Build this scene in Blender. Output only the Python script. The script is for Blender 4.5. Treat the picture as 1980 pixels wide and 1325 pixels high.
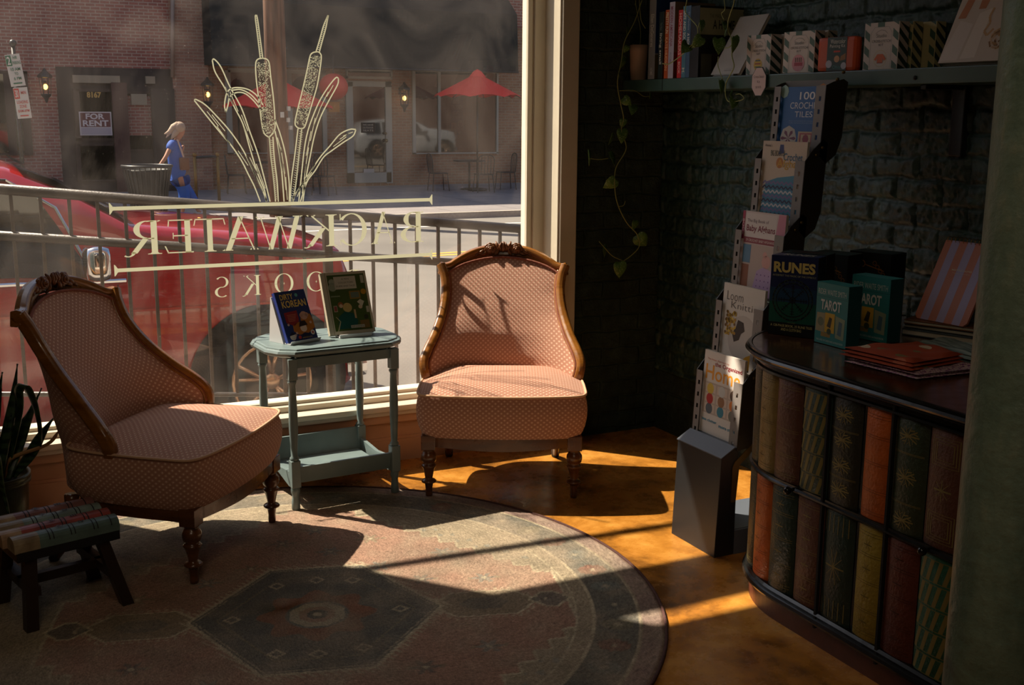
import bpy, bmesh, math, random
import numpy as np
from mathutils import Vector, Matrix, Euler
random.seed(7)
for o in list(bpy.data.objects): bpy.data.objects.remove(o)
SC = bpy.context.scene
COL = SC.collection
PI = math.pi
# ------------------------------------------------------------------ camera
FPX = 2190.0; CX, CY = 990.0, 662.5
ROLL = math.atan(75/10850.); PITCH = math.atan(442/FPX); YAW = math.radians(26.2); CH = 1.55
_h = Vector((math.sin(YAW), math.cos(YAW), 0)); _r = Vector((math.cos(YAW), -math.sin(YAW), 0)); _z = Vector((0, 0, 1))
FWD = _h*math.cos(PITCH) - _z*math.sin(PITCH); _up = _h*math.sin(PITCH) + _z*math.cos(PITCH)
RR = _r*math.cos(ROLL) + _up*math.sin(ROLL); UU = _up*math.cos(ROLL) - _r*math.sin(ROLL)
CAMP = Vector((0, 0, CH))
cd = bpy.data.cameras.new('camera'); cam = bpy.data.objects.new('camera', cd); COL.objects.link(cam)
cd.sensor_width = 36; cd.lens = FPX/1980*36; cd.clip_start = .05; cd.clip_end = 200
cam.matrix_world = Matrix(((RR.x, UU.x, -FWD.x, 0), (RR.y, UU.y, -FWD.y, 0), (RR.z, UU.z, -FWD.z, CH), (0, 0, 0, 1)))
SC.camera = cam
# ------------------------------------------------------------------ world, sun, fill lights, exposure
W = bpy.data.worlds.new('sky'); SC.world = W; W.use_nodes = True
nt = W.node_tree; nt.nodes.clear()
sky = nt.nodes.new('ShaderNodeTexSky'); sky.sky_type = 'NISHITA'; sky.sun_disc = False
sky.sun_elevation = math.radians(51); sky.sun_rotation = math.radians(-39); sky.dust_density = 2.0
bg = nt.nodes.new('ShaderNodeBackground'); bg.inputs['Strength'].default_value = .15
wo = nt.nodes.new('ShaderNodeOutputWorld')
nt.links.new(sky.outputs[0], bg.inputs[0]); nt.links.new(bg.outputs[0], wo.inputs[0])
SUNDIR = Vector((.34, -.40, -.65)).normalized()
sl = bpy.data.lights.new('sun', 'SUN'); sun = bpy.data.objects.new('sun', sl); COL.objects.link(sun)
sl.energy = 10.5; sl.angle = math.radians(.6); sl.color = (1, .86, .69)
sun.rotation_euler = SUNDIR.to_track_quat('-Z', 'Y').to_euler(); sun.location = (-3, 9, 8)
def area(name, loc, size, power, color, rot=(0, 0, 0)):
    l = bpy.data.lights.new(name, 'AREA'); l.shape = 'RECTANGLE'; l.size, l.size_y = size; l.energy = power; l.color = color
    o = bpy.data.objects.new(name, l); COL.objects.link(o); o.location = loc; o.rotation_euler = rot; return o
area('room_fill_light', (-.9, -.9, 3.45), (1.2, 1.2), 22, (1, .80, .58))  # added fill lights that brighten the room, not actual ceiling fixtures
area('room_fill_light', (.2, 1.4, 3.45), (.5, .5), 5, (1, .78, .55))
VS = SC.view_settings
SC.display_settings.display_device = 'sRGB'
VS.view_transform = 'Standard'; VS.look = 'None'; VS.gamma = 1; VS.use_curve_mapping = False; VS.exposure = .1
# ------------------------------------------------------------------ measuring helpers (pixel of the photograph -> point of the place)
def ray(px, py): return FWD*FPX + RR*(px-CX) - UU*(py-CY)
def onz(px, py, z=0.): d = ray(px, py); return CAMP + d*((z-CH)/d.z)
def ony(px, py, Y): d = ray(px, py); return CAMP + d*(Y/d.y)
def onx(px, py, X): d = ray(px, py); return CAMP + d*(X/d.x)
def s2l(c):
    c = c/255.; return c/12.92 if c <= .04045 else ((c+.055)/1.055)**2.4
def rgb(*c):
    if len(c) == 1: c = c[0]
    return tuple(s2l(v) for v in c[:3]) + (1,)
# ------------------------------------------------------------------ materials
MC = {}
def mat(name, color, rough=.6, metal=0, spec=.5, bump=0, bscale=60, noise=0, nscale=20, emit=0, coat=0):
    key = (name, tuple(color), rough, metal, bump, noise, emit)
    if key in MC: return MC[key]
    m = bpy.data.materials.new(name); m.use_nodes = True; t = m.node_tree; b = t.nodes['Principled BSDF']
    col = rgb(color)
    b.inputs['Base Color'].default_value = col; b.inputs['Roughness'].default_value = rough
    b.inputs['Metallic'].default_value = metal; b.inputs['Specular IOR Level'].default_value = spec
    b.inputs['Coat Weight'].default_value = coat
    if emit: b.inputs['Emission Color'].default_value = col; b.inputs['Emission Strength'].default_value = emit
    if noise or bump:
        tc = t.nodes.new('ShaderNodeTexCoord')
        if noise:
            n = t.nodes.new('ShaderNodeTexNoise'); n.inputs['Scale'].default_value = nscale; n.inputs['Detail'].default_value = 5
            t.links.new(tc.outputs['Object'], n.inputs['Vector'])
            r = t.nodes.new('ShaderNodeValToRGB'); r.color_ramp.elements[0].position = .3; r.color_ramp.elements[1].position = .7
            r.color_ramp.elements[0].color = tuple(v*(1-noise) for v in col[:3])+(1,); r.color_ramp.elements[1].color = tuple(min(1, v*(1+noise)) for v in col[:3])+(1,)
            t.links.new(n.outputs[0], r.inputs[0]); t.links.new(r.outputs[0], b.inputs['Base Color'])
        if bump:
            n = t.nodes.new('ShaderNodeTexNoise'); n.inputs['Scale'].default_value = bscale; n.inputs['Detail'].default_value = 4
            t.links.new(tc.outputs['Object'], n.inputs['Vector'])
            bp = t.nodes.new('ShaderNodeBump'); bp.inputs['Strength'].default_value = bump; bp.inputs['Distance'].default_value = .01
            t.links.new(n.outputs[0], bp.inputs['Height']); t.links.new(bp.outputs[0], b.inputs['Normal'])
    MC[key] = m; return m
class NT:
    """tiny node builder"""
    def __init__(s, name):
        s.m = bpy.data.materials.new(name); s.m.use_nodes = True; s.t = s.m.node_tree; s.b = s.t.nodes['Principled BSDF']
        s.tc = s.t.nodes.new('ShaderNodeTexCoord')
    def n(s, typ, **kw):
        x = s.t.nodes.new('ShaderNode'+typ)
        for k, v in kw.items(): setattr(x, k, v)
        return x
    def put(s, sock, v):
        if hasattr(v, 'is_output') or isinstance(v, bpy.types.NodeSocket): s.t.links.new(v, sock)
        else: sock.default_value = v
    def math(s, op, a, b=0., c=None):
        x = s.n('Math', operation=op); s.put(x.inputs[0], a); s.put(x.inputs[1], b)
        if c is not None: s.put(x.inputs[2], c)
        return x.outputs[0]
    def noise(s, scale, detail=4, vec=None, rough=.5, dist=0):
        x = s.n('TexNoise'); x.inputs['Scale'].default_value = scale; x.inputs['Detail'].default_value = detail
        x.inputs['Roughness'].default_value = rough; x.inputs['Distortion'].default_value = dist
        s.t.links.new(vec or s.tc.outputs['Object'], x.inputs['Vector']); return x.outputs[0]
    def ramp(s, fac, stops, interp='LINEAR'):
        x = s.n('ValToRGB'); x.color_ramp.interpolation = interp; e = x.color_ramp.elements
        while len(e) < len(stops): e.new(.5)
        for k, (p, c) in enumerate(stops): e[k].position = p; e[k].color = c if len(c) == 4 else rgb(c)
        s.put(x.inputs[0], fac); return x.outputs[0]
    def mix(s, fac, a, b, typ='MIX'):
        x = s.n('Mix', data_type='RGBA', blend_type=typ); s.put(x.inputs[0], fac); s.put(x.inputs[6], a); s.put(x.inputs[7], b); return x.outputs[2]
    def mapping(s, scale=(1, 1, 1), rot=(0, 0, 0), out='Object', loc=(0, 0, 0)):
        x = s.n('Mapping'); x.inputs['Scale'].default_value = scale; x.inputs['Rotation'].default_value = rot; x.inputs['Location'].default_value = loc
        s.t.links.new(s.tc.outputs[out], x.inputs['Vector']); return x.outputs[0]
    def bump(s, h, strength=.5, dist=.01):
        x = s.n('Bump'); x.inputs['Strength'].default_value = strength; x.inputs['Distance'].default_value = dist
        s.put(x.inputs['Height'], h); s.t.links.new(x.outputs[0], s.b.inputs['Normal'])
    def base(s, c): s.put(s.b.inputs['Base Color'], c)
    def rough(s, v): s.put(s.b.inputs['Roughness'], v)
# ------------------------------------------------------------------ mesh builder
class MB:
    def __init__(s): s.v = []; s.f = []; s.mi = []; s.uv = []; s.sm = []; s.k = 0; s.smooth = False; s.M = None
    def add(s, vs, fs, uvs=None):
        o = len(s.v)
        if s.M is not None: vs = [s.M @ Vector(v) for v in vs]
        s.v += [tuple(v) for v in vs]
        for q, f in enumerate(fs):
            s.f.append(tuple(i+o for i in f)); s.mi.append(s.k); s.sm.append(s.smooth)
            s.uv.append([uvs[i] for i in f] if uvs else None)
        return s
    def box(s, a, b):
        x0, y0, z0 = a; x1, y1, z1 = b
        vs = [(x0, y0, z0), (x1, y0, z0), (x1, y1, z0), (x0, y1, z0), (x0, y0, z1), (x1, y0, z1), (x1, y1, z1), (x0, y1, z1)]
        return s.add(vs, [(3, 2, 1, 0), (4, 5, 6, 7), (0, 1, 5, 4), (1, 2, 6, 5), (2, 3, 7, 6), (3, 0, 4, 7)])
    def hexa(s, vs):   # 4 bottom + 4 top corners
        return s.add(vs, [(3, 2, 1, 0), (4, 5, 6, 7), (0, 1, 5, 4), (1, 2, 6, 5), (2, 3, 7, 6), (3, 0, 4, 7)])
    def bbox(s, a, b, r=.004):   # bevelled box
        bm = bmesh.new(); bmesh.ops.create_cube(bm, size=1)
        c = [(a[i]+b[i])/2 for i in range(3)]; d = [abs(b[i]-a[i]) for i in range(3)]
        for v in bm.verts: v.co = Vector([c[i]+v.co[i]*d[i] for i in range(3)])
        bmesh.ops.bevel(bm, geom=bm.edges[:], offset=min(r, min(d)*.45), segments=2, affect='EDGES', profile=.6)
        s.bm(bm); return s
    def bm(s, bm):
        bm.verts.index_update(); vs = [v.co.copy() for v in bm.verts]; fs = [[v.index for v in f.verts] for f in bm.faces]; bm.free()
        return s.add(vs, fs)
    def prism(s, pts, d, axis=None):   # closed 3-D polygon extruded by vector d
        n = len(pts); pts = [Vector(p) for p in pts]; d = Vector(d)
        return s.add(pts+[p+d for p in pts], [tuple(range(n))[::-1], tuple(range(n, 2*n))]+[(i, (i+1) % n, n+(i+1) % n, n+i) for i in range(n)])
    def lathe(s, prof, n=20, c=(0, 0, 0), cap=True):   # prof (r,z)
        vs = []; fs = []
        for r, z in prof: vs += [(c[0]+r*math.cos(2*PI*i/n), c[1]+r*math.sin(2*PI*i/n), c[2]+z) for i in range(n)]
        for j in range(len(prof)-1):
            for i in range(n): fs.append((j*n+i, j*n+(i+1) % n, (j+1)*n+(i+1) % n, (j+1)*n+i))
        if cap: fs.append(tuple(range(n))[::-1]); fs.append(tuple(range((len(prof)-1)*n, len(prof)*n)))
        return s.add(vs, fs)
    def tube(s, pts, r, n=8, closed=False, cap=True, flat=None, up=None):
        pts = [Vector(p) for p in pts]; L = len(pts); rs = r if isinstance(r, (list, tuple)) else [r]*L
        vs = []; fs = []; prev = None
        for i, p in enumerate(pts):
            if closed: t = (pts[(i+1) % L]-pts[i-1])
            else: t = pts[min(i+1, L-1)]-pts[max(i-1, 0)]
            t.normalize()
            if up is not None: a = t.cross(Vector(up))
            elif prev is None: a = t.orthogonal()
            else: a = prev - t*prev.dot(t)
            if a.length < 1e-6: a = t.orthogonal()
            a.normalize(); prev = a; b = t.cross(a)
            fa, fb = flat or (1, 1)
            vs += [p + (a*math.cos(2*PI*k/n)*fa + b*math.sin(2*PI*k/n)*fb)*rs[i] for k in range(n)]
        for i in range(L if closed else L-1):
            j = (i+1) % L
            for k in range(n): fs.append((i*n+k, i*n+(k+1) % n, j*n+(k+1) % n, j*n+k))
        if cap and not closed: fs.append(tuple(range(n))[::-1]); fs.append(tuple(range((L-1)*n, L*n)))
        return s.add(vs, fs)
    def sweep(s, pts, prof, frames, closed_prof=True):   # prof (a,b) pairs; frames (A,B) vectors per point
        vs = []; fs = []; n = len(prof)
        for p, (A, B) in zip(pts, frames): vs += [Vector(p)+Vector(A)*a+Vector(B)*b for a, b in prof]
        for i in range(len(pts)-1):
            for k in range(n if closed_prof else n-1): fs.append((i*n+k, i*n+(k+1) % n, (i+1)*n+(k+1) % n, (i+1)*n+k))
        if closed_prof: fs.append(tuple(range(n))[::-1]); fs.append(tuple(range((len(pts)-1)*n, len(pts)*n)))
        return s.add(vs, fs)
    def grid(s, P, uv=None, flip=False):   # P[j][i]
        nj, ni = len(P), len(P[0]); vs = [p for row in P for p in row]
        uvs = [u for row in uv for u in row] if uv else None
        fs = [(j*ni+i, j*ni+i+1, (j+1)*ni+i+1, (j+1)*ni+i) for j in range(nj-1) for i in range(ni-1)]
        if flip: fs = [f[::-1] for f in fs]
        return s.add(vs, fs, uvs)
    def sphere(s, c, r, n=12, m=8, sc=(1, 1, 1)):
        vs = [(c[0], c[1], c[2]-r*sc[2])]
        for j in range(1, m):
            a = -PI/2+PI*j/m
            vs += [(c[0]+r*sc[0]*math.cos(a)*math.cos(2*PI*i/n), c[1]+r*sc[1]*math.cos(a)*math.sin(2*PI*i/n), c[2]+r*sc[2]*math.sin(a)) for i in range(n)]
        vs.append((c[0], c[1], c[2]+r*sc[2])); fs = [(0, 1+(i+1) % n, 1+i) for i in range(n)]
        for j in range(m-2):
            for i in range(n): fs.append((1+j*n+i, 1+j*n+(i+1) % n, 1+(j+1)*n+(i+1) % n, 1+(j+1)*n+i))
        o = 1+(m-2)*n; fs += [(o+i, o+(i+1) % n, len(vs)-1) for i in range(n)]
        return s.add(vs, fs)
    def build(s, name, mats, parent=None, world=False, loc=None, **props):
        me = bpy.data.meshes.new(name); vs = s.v
        if world and parent is not None:
            Mi = wm(parent).inverted(); vs = [tuple(Mi @ Vector(v)) for v in vs]
        if world and parent is None and loc is not None: vs = [tuple(Vector(v)-Vector(loc)) for v in vs]
        me.from_pydata(vs, [], s.f)
        if not isinstance(mats, (list, tuple)): mats = [mats]
        for m in mats: me.materials.append(m)
        me.polygons.foreach_set('material_index', [min(k, len(mats)-1) for k in s.mi]); me.polygons.foreach_set('use_smooth', s.sm)
        if any(u is not None for u in s.uv):
            ul = me.uv_layers.new(name='UVMap'); fl = []
            for f, u in zip(s.f, s.uv): fl += [c for q in (u or [(0, 0)]*len(f)) for c in q]
            ul.data.foreach_set('uv', fl)
        me.update()
        o = bpy.data.objects.new(name, me); COL.objects.link(o)
        if parent is not None: o.parent = parent
        if loc is not None: o.location = loc
        for k, v in props.items(): o[k] = v
        return o
def wm(o):
    M = Matrix.LocRotScale(o.location, o.rotation_euler, o.scale)
    return wm(o.parent) @ M if o.parent else M
def thing(name, label, cat, loc=(0, 0, 0), rz=0, group=None):
    o = bpy.data.objects.new(name, None); COL.objects.link(o); o.empty_display_size = .05
    o.location = loc; o.rotation_euler = (0, 0, rz); o['label'] = label; o['category'] = cat
    if group: o['group'] = group
    return o
def tag(o, label, cat, group=None):
    o['label'] = label; o['category'] = cat
    if group: o['group'] = group
    return o
def struct(o, label=None):
    o['kind'] = 'structure'
    if label: o['label'] = label
    return o
def dup(root, loc, rz, label, group=None):
    r = root.copy(); COL.objects.link(r); r.location = loc; r.rotation_euler = (0, 0, rz); r['label'] = label
    if group: r['group'] = group
    for ch in list(root.children):
        c = ch.copy(); COL.objects.link(c); c.parent = r
        for g in ch.children:
            d = g.copy(); COL.objects.link(d); d.parent = c
    return r
# ------------------------------------------------------------------ flat lettering from Blender's own built-in face
TC = {}
def text_mesh(txt, bold=0.):
    key = (txt, bold)
    if key not in TC:
        cu = bpy.data.curves.new('t', 'FONT'); cu.body = txt; cu.resolution_u = 3; cu.offset = bold; cu.fill_mode = 'FRONT'; cu.size = 1; cu.align_x = 'CENTER'
        ob = bpy.data.objects.new('t', cu); COL.objects.link(ob); bpy.context.view_layer.update()
        me = bpy.data.meshes.new_from_object(ob.evaluated_get(bpy.context.evaluated_depsgraph_get()))
        vs = [(v.co.x, v.co.y) for v in me.vertices]; fs = [tuple(p.vertices) for p in me.polygons]
        bpy.data.objects.remove(ob); bpy.data.curves.remove(cu); bpy.data.meshes.remove(me)
        xs = [v[0] for v in vs]; ys = [v[1] for v in vs]; x0, x1, y0, y1 = min(xs), max(xs), min(ys), max(ys)
        TC[key] = ([((x-x0)/(x1-x0), (y-y0)/(y1-y0)) for x, y in vs], fs)
    return TC[key]
class Cover:
    """artwork laid on a face: O bottom-left corner, U right, V up (unit vectors), w x h metres; pieces in 0..1 coordinates"""
    def __init__(s, O, U, V, w, h, eps=.0004):
        s.O, s.U, s.V = Vector(O), Vector(U).normalized(), Vector(V).normalized(); s.N = s.U.cross(s.V); s.w, s.h = w, h; s.e = eps
        s.mb = MB(); s.mats = []; s.keys = {}; s.layer = 1
    def p(s, u, v, l): return s.O + s.U*(u*s.w) + s.V*(v*s.h) + s.N*(l*s.e)
    def c(s, color, rough=.45):
        k = (tuple(color), rough)
        if k not in s.keys: s.keys[k] = len(s.mats); s.mats.append(mat('printed_ink', color, rough))
        s.mb.k = s.keys[k]
    def poly(s, pts, color, l=1, rough=.45):
        s.c(color, rough); s.mb.add([s.p(u, v, l) for u, v in pts], [tuple(range(len(pts)))]); return s
    def rect(s, u0, v0, u1, v1, color, l=1, rough=.45): return s.poly([(u0, v0), (u1, v0), (u1, v1), (u0, v1)], color, l, rough)
    def disc(s, u, v, r, color, l=1, n=20, asp=None, a0=0, a1=2*PI):
        k = s.w/s.h if asp is None else asp
        return s.poly([(u+r*math.cos(a0+(a1-a0)*i/n), v+r*k*math.sin(a0+(a1-a0)*i/n)) for i in range(n+(a1-a0 < 6.2))], color, l)
    def ring(s, u, v, r, t, color, l=1, n=28):
        s.c(color); k = s.w/s.h; vs = []
        for i in range(n):
            a = 2*PI*i/n; vs += [s.p(u+r*math.cos(a), v+r*k*math.sin(a), l), s.p(u+(r-t)*math.cos(a), v+(r-t)*k*math.sin(a), l)]
        s.mb.add(vs, [(2*i, 2*((i+1) % n), 2*((i+1) % n)+1, 2*i+1) for i in range(n)]); return s
    def line(s, pts, t, color, l=1):
        s.c(color)
        for (u0, v0), (u1, v1) in zip(pts[:-1], pts[1:]):
            a = Vector(((u1-u0)*s.w, (v1-v0)*s.h)); 
            if a.length < 1e-7: continue
            n = Vector((-a.y, a.x)).normalized()*t/2
            q = [(u0*s.w+n.x, v0*s.h+n.y), (u0*s.w-n.x, v0*s.h-n.y), (u1*s.w-n.x, v1*s.h-n.y), (u1*s.w+n.x, v1*s.h+n.y)]
            s.mb.add([s.O+s.U*x+s.V*y+s.N*(l*s.e) for x, y in q], [(0, 1, 2, 3)])
        return s
    def text(s, t, u0, v0, u1, v1, color, l=3, bold=0., down=False):
        s.c(color); vs, fs = text_mesh(t, bold)
        if down: s.mb.add([s.p(u0+y*(u1-u0), v1-x*(v1-v0), l) for x, y in vs], fs)   # reads downwards
        else: s.mb.add([s.p(u0+x*(u1-u0), v0+y*(v1-v0), l) for x, y in vs], fs)
        return s
    def build(s, name, parent, **k): return s.mb.build(name, s.mats, parent, world=True, **k)
# ------------------------------------------------------------------ surface materials
def m_brick(name, c1, c2, mortar, scale=1, rough=.75, bumpst=.6, rot=(PI/2, 0, 0), bw=.22, rh=.075, rel=.35, ms=.012):
    n = NT(name); v = n.mapping((1, 1, 1), rot)
    b = n.n('TexBrick'); n.t.links.new(v, b.inputs['Vector']); b.inputs['Scale'].default_value = scale
    b.inputs['Brick Width'].default_value = bw; b.inputs['Row Height'].default_value = rh; b.inputs['Mortar Size'].default_value = ms; b.inputs['Mortar Smooth'].default_value = .3
    b.inputs['Color1'].default_value = rgb(c1); b.inputs['Color2'].default_value = rgb(c2); b.inputs['Mortar'].default_value = rgb(mortar)
    nz = n.noise(9, 5); base = n.mix(n.math('MULTIPLY', nz, rel), b.outputs['Color'], rgb([x*.6 for x in c1]))
    n.base(base); n.rough(rough)
    h = n.math('ADD', n.math('MULTIPLY', b.outputs['Fac'], -1.0), n.math('MULTIPLY', n.noise(38, 6), .8))
    n.bump(h, bumpst, .012); return n.m
def m_dark_wall(rot):
    n = NT('black_green_painted_brick')
    mp = n.mapping((1, 1, 1), rot)
    dn = n.n('TexNoise'); dn.inputs['Scale'].default_value = 7; n.t.links.new(mp, dn.inputs['Vector'])
    add = n.n('VectorMath', operation='MULTIPLY_ADD'); n.t.links.new(dn.outputs['Color'], add.inputs[0]); add.inputs[1].default_value = (.035, .035, .035); n.t.links.new(mp, add.inputs[2])
    b = n.n('TexBrick'); n.t.links.new(add.outputs[0], b.inputs['Vector']); b.inputs['Scale'].default_value = 1
    b.inputs['Brick Width'].default_value = .215; b.inputs['Row Height'].default_value = .083; b.inputs['Mortar Size'].default_value = .008; b.inputs['Mortar Smooth'].default_value = .6
    nz = n.noise(14, 6, rough=.65)
    n.base(n.ramp(nz, [(.25, (30, 42, 38)), (.55, (56, 74, 66)), (.8, (84, 104, 92))]))
    n.rough(n.ramp(n.noise(20, 3), [(.3, (.3, .3, .3, 1)), (.7, (.6, .6, .6, 1))]))
    h = n.math('ADD', n.math('MULTIPLY', b.outputs['Fac'], -.8), n.math('MULTIPLY', n.noise(34, 8, rough=.72), 1.5))
    n.bump(h, 1.0, .022); n.b.inputs['Specular IOR Level'].default_value = .6
    return n.m
def m_floor():
    n = NT('stained_concrete'); a = n.noise(2.2, 7, rough=.62, dist=.6); c = n.noise(9, 6, rough=.7)
    f = n.math('ADD', n.math('MULTIPLY', a, .75), n.math('MULTIPLY', c, .3))
    n.base(n.ramp(f, [(.32, (62, 44, 22)), (.43, (118, 76, 30)), (.53, (176, 116, 44)), (.64, (205, 146, 66)), (.75, (150, 128, 92))]))
    n.rough(n.ramp(c, [(.3, (.16, .16, .16, 1)), (.75, (.42, .42, .42, 1))])); n.bump(n.math('ADD', n.math('MULTIPLY', a, .6), c), .18, .01)
    n.b.inputs['Specular IOR Level'].default_value = .6; return n.m
def m_asphalt():
    n = NT('asphalt'); a = n.noise(.6, 3); c = n.noise(220, 3)
    f = n.math('ADD', n.math('MULTIPLY', a, .5), n.math('MULTIPLY', c, .5))
    n.base(n.ramp(f, [(.3, (88, 84, 80)), (.7, (136, 130, 122))])); n.rough(.9); n.bump(c, .4, .004); return n.m
def m_wood(name, c0, c1, rough=.28, scale=6, axis=(1, 1, 6), coat=.4):
    n = NT(name); v = n.mapping(axis)
    a = n.noise(scale, 6, v, .6, 1.2); n.base(n.ramp(a, [(.28, c0), (.72, c1)])); n.rough(n.ramp(n.noise(30, 3), [(.3, (rough*.8,)*3+(1,)), (.8, (min(1, rough*1.5),)*3+(1,))]))
    n.b.inputs['Coat Weight'].default_value = coat; n.b.inputs['Coat Roughness'].default_value = .15; n.bump(a, .05, .004); return n.m
def m_fabric():
    n = NT('salmon_diamond_weave'); sep = n.n('SeparateXYZ'); n.t.links.new(n.tc.outputs['UV'], sep.inputs[0]); u, v = sep.outputs[0], sep.outputs[1]
    P = .024
    def half(e): return n.math('ABSOLUTE', n.math('SUBTRACT', n.math('FRACT', e), .5))
    us = n.math('MULTIPLY', u, 1/P); vs = n.math('MULTIPLY', v, 1.25/P)
    p = half(n.math('ADD', us, vs)); q = half(n.math('SUBTRACT', us, vs))
    m = n.math('MAXIMUM', p, q)                       # 0 at each diamond's centre .. .5 on the lattice
    rings = n.math('SINE', n.math('MULTIPLY', m, 2*PI/.165))
    dot = n.math('LESS_THAN', m, .145)
    h = n.math('ADD', n.math('MULTIPLY', rings, .5), n.math('MULTIPLY', dot, 1.0))
    w = n.math('ADD', h, n.math('MULTIPLY', n.noise(900, 2), .25))
    col = n.ramp(n.math('MULTIPLY_ADD', rings, .5, .5), [(.0, (140, 84, 68)), (.5, (210, 150, 122)), (1, (228, 174, 142))])
    col = n.mix(n.math('MULTIPLY', dot, .9), col, rgb(244, 222, 200))
    n.base(col); n.rough(.72); n.b.inputs['Sheen Weight'].default_value = .12; n.b.inputs['Specular IOR Level'].default_value = .3
    n.bump(w, .55, .0025); return n.m
def m_glass():
    m = bpy.data.materials.new('dusty_window_glass'); m.use_nodes = True; t = m.node_tree; t.nodes.clear()
    o = t.nodes.new('ShaderNodeOutputMaterial'); tr = t.nodes.new('ShaderNodeBsdfTransparent'); gl = t.nodes.new('ShaderNodeBsdfGlossy'); gl.inputs['Roughness'].default_value = .004
    tr.inputs['Color'].default_value = (.93, .95, .93, 1)
    fr = t.nodes.new('ShaderNodeFresnel'); fr.inputs['IOR'].default_value = 1.45
    mx = t.nodes.new('ShaderNodeMixShader'); fm = t.nodes.new('ShaderNodeMath'); fm.operation = 'MULTIPLY'; fm.inputs[1].default_value = 1.7
    t.links.new(fr.outputs[0], fm.inputs[0]); t.links.new(fm.outputs[0], mx.inputs[0]); t.links.new(tr.outputs[0], mx.inputs[1]); t.links.new(gl.outputs[0], mx.inputs[2])
    di = t.nodes.new('ShaderNodeBsdfTranslucent'); di.inputs['Color'].default_value = (.8, .7, .6, 1)
    tc = t.nodes.new('ShaderNodeTexCoord'); mp = t.nodes.new('ShaderNodeMapping'); mp.inputs['Scale'].default_value = (1.2, 1, .8); mp.inputs['Rotation'].default_value = (0, .6, 0)
    nz = t.nodes.new('ShaderNodeTexNoise'); nz.inputs['Scale'].default_value = 2.2; nz.inputs['Detail'].default_value = 8; nz.inputs['Distortion'].default_value = 1.6
    t.links.new(tc.outputs['Object'], mp.inputs[0]); t.links.new(mp.outputs[0], nz.inputs['Vector'])
    rp = t.nodes.new('ShaderNodeMapRange'); rp.inputs[1].default_value = .35; rp.inputs[2].default_value = .8; rp.inputs[3].default_value = .004; rp.inputs[4].default_value = .062
    t.links.new(nz.outputs[0], rp.inputs[0])
    n2 = t.nodes.new('ShaderNodeTexNoise'); n2.inputs['Scale'].default_value = 170; n2.inputs['Detail'].default_value = 1; t.links.new(tc.outputs['Object'], n2.inputs['Vector'])
    r2 = t.nodes.new('ShaderNodeMapRange'); r2.inputs[1].default_value = .74; r2.inputs[2].default_value = .78; r2.inputs[3].default_value = 0; r2.inputs[4].default_value = .10
    t.links.new(n2.outputs[0], r2.inputs[0]); ad = t.nodes.new('ShaderNodeMath'); ad.operation = 'ADD'; t.links.new(rp.outputs[0], ad.inputs[0]); t.links.new(r2.outputs[0], ad.inputs[1])
    mx2 = t.nodes.new('ShaderNodeMixShader'); t.links.new(ad.outputs[0], mx2.inputs[0]); t.links.new(mx.outputs[0], mx2.inputs[1]); t.links.new(di.outputs[0], mx2.inputs[2])
    t.links.new(mx2.outputs[0], o.inputs['Surface']); return m
M_FLOOR = m_floor(); M_FAB = m_fabric(); M_GLASS = m_glass(); M_ASPH = m_asphalt()
M_WALLX = m_dark_wall((PI/2, 0, PI/2)); M_WALLY = m_dark_wall((PI/2, 0, 0))
M_WOOD = m_wood('honey_carved_wood', (112, 66, 22), (158, 102, 38), scale=3)
M_WOODD = m_wood('dark_turned_wood', (66, 34, 14), (112, 66, 28), scale=3)
M_CREAM = mat('cream_paint', (206, 196, 176), .5, bump=.06, bscale=25, noise=.05, nscale=6)
M_PANEL = mat('warm_lit_cream_paint', (190, 150, 118), .55, bump=.06, bscale=20, noise=.06, nscale=5)  # cream paint with the warm light on it put into the colour
M_TEAL = mat('grey_teal_painted_wood', (112, 128, 128), .38, bump=.06, bscale=40, noise=.08, nscale=14)
M_BLACKM = mat('black_powder_coated_metal', (34, 35, 37), .4, bump=.05, bscale=300)
M_GREYM = mat('grey_powder_coated_metal', (128, 122, 118), .42, bump=.05, bscale=300)
M_BLACKW = mat('black_lacquered_wood', (20, 21, 20), .22, bump=.05, bscale=30)
M_SHELF = mat('green_painted_steel', (62, 88, 80), .38, noise=.12, nscale=9)
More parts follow.
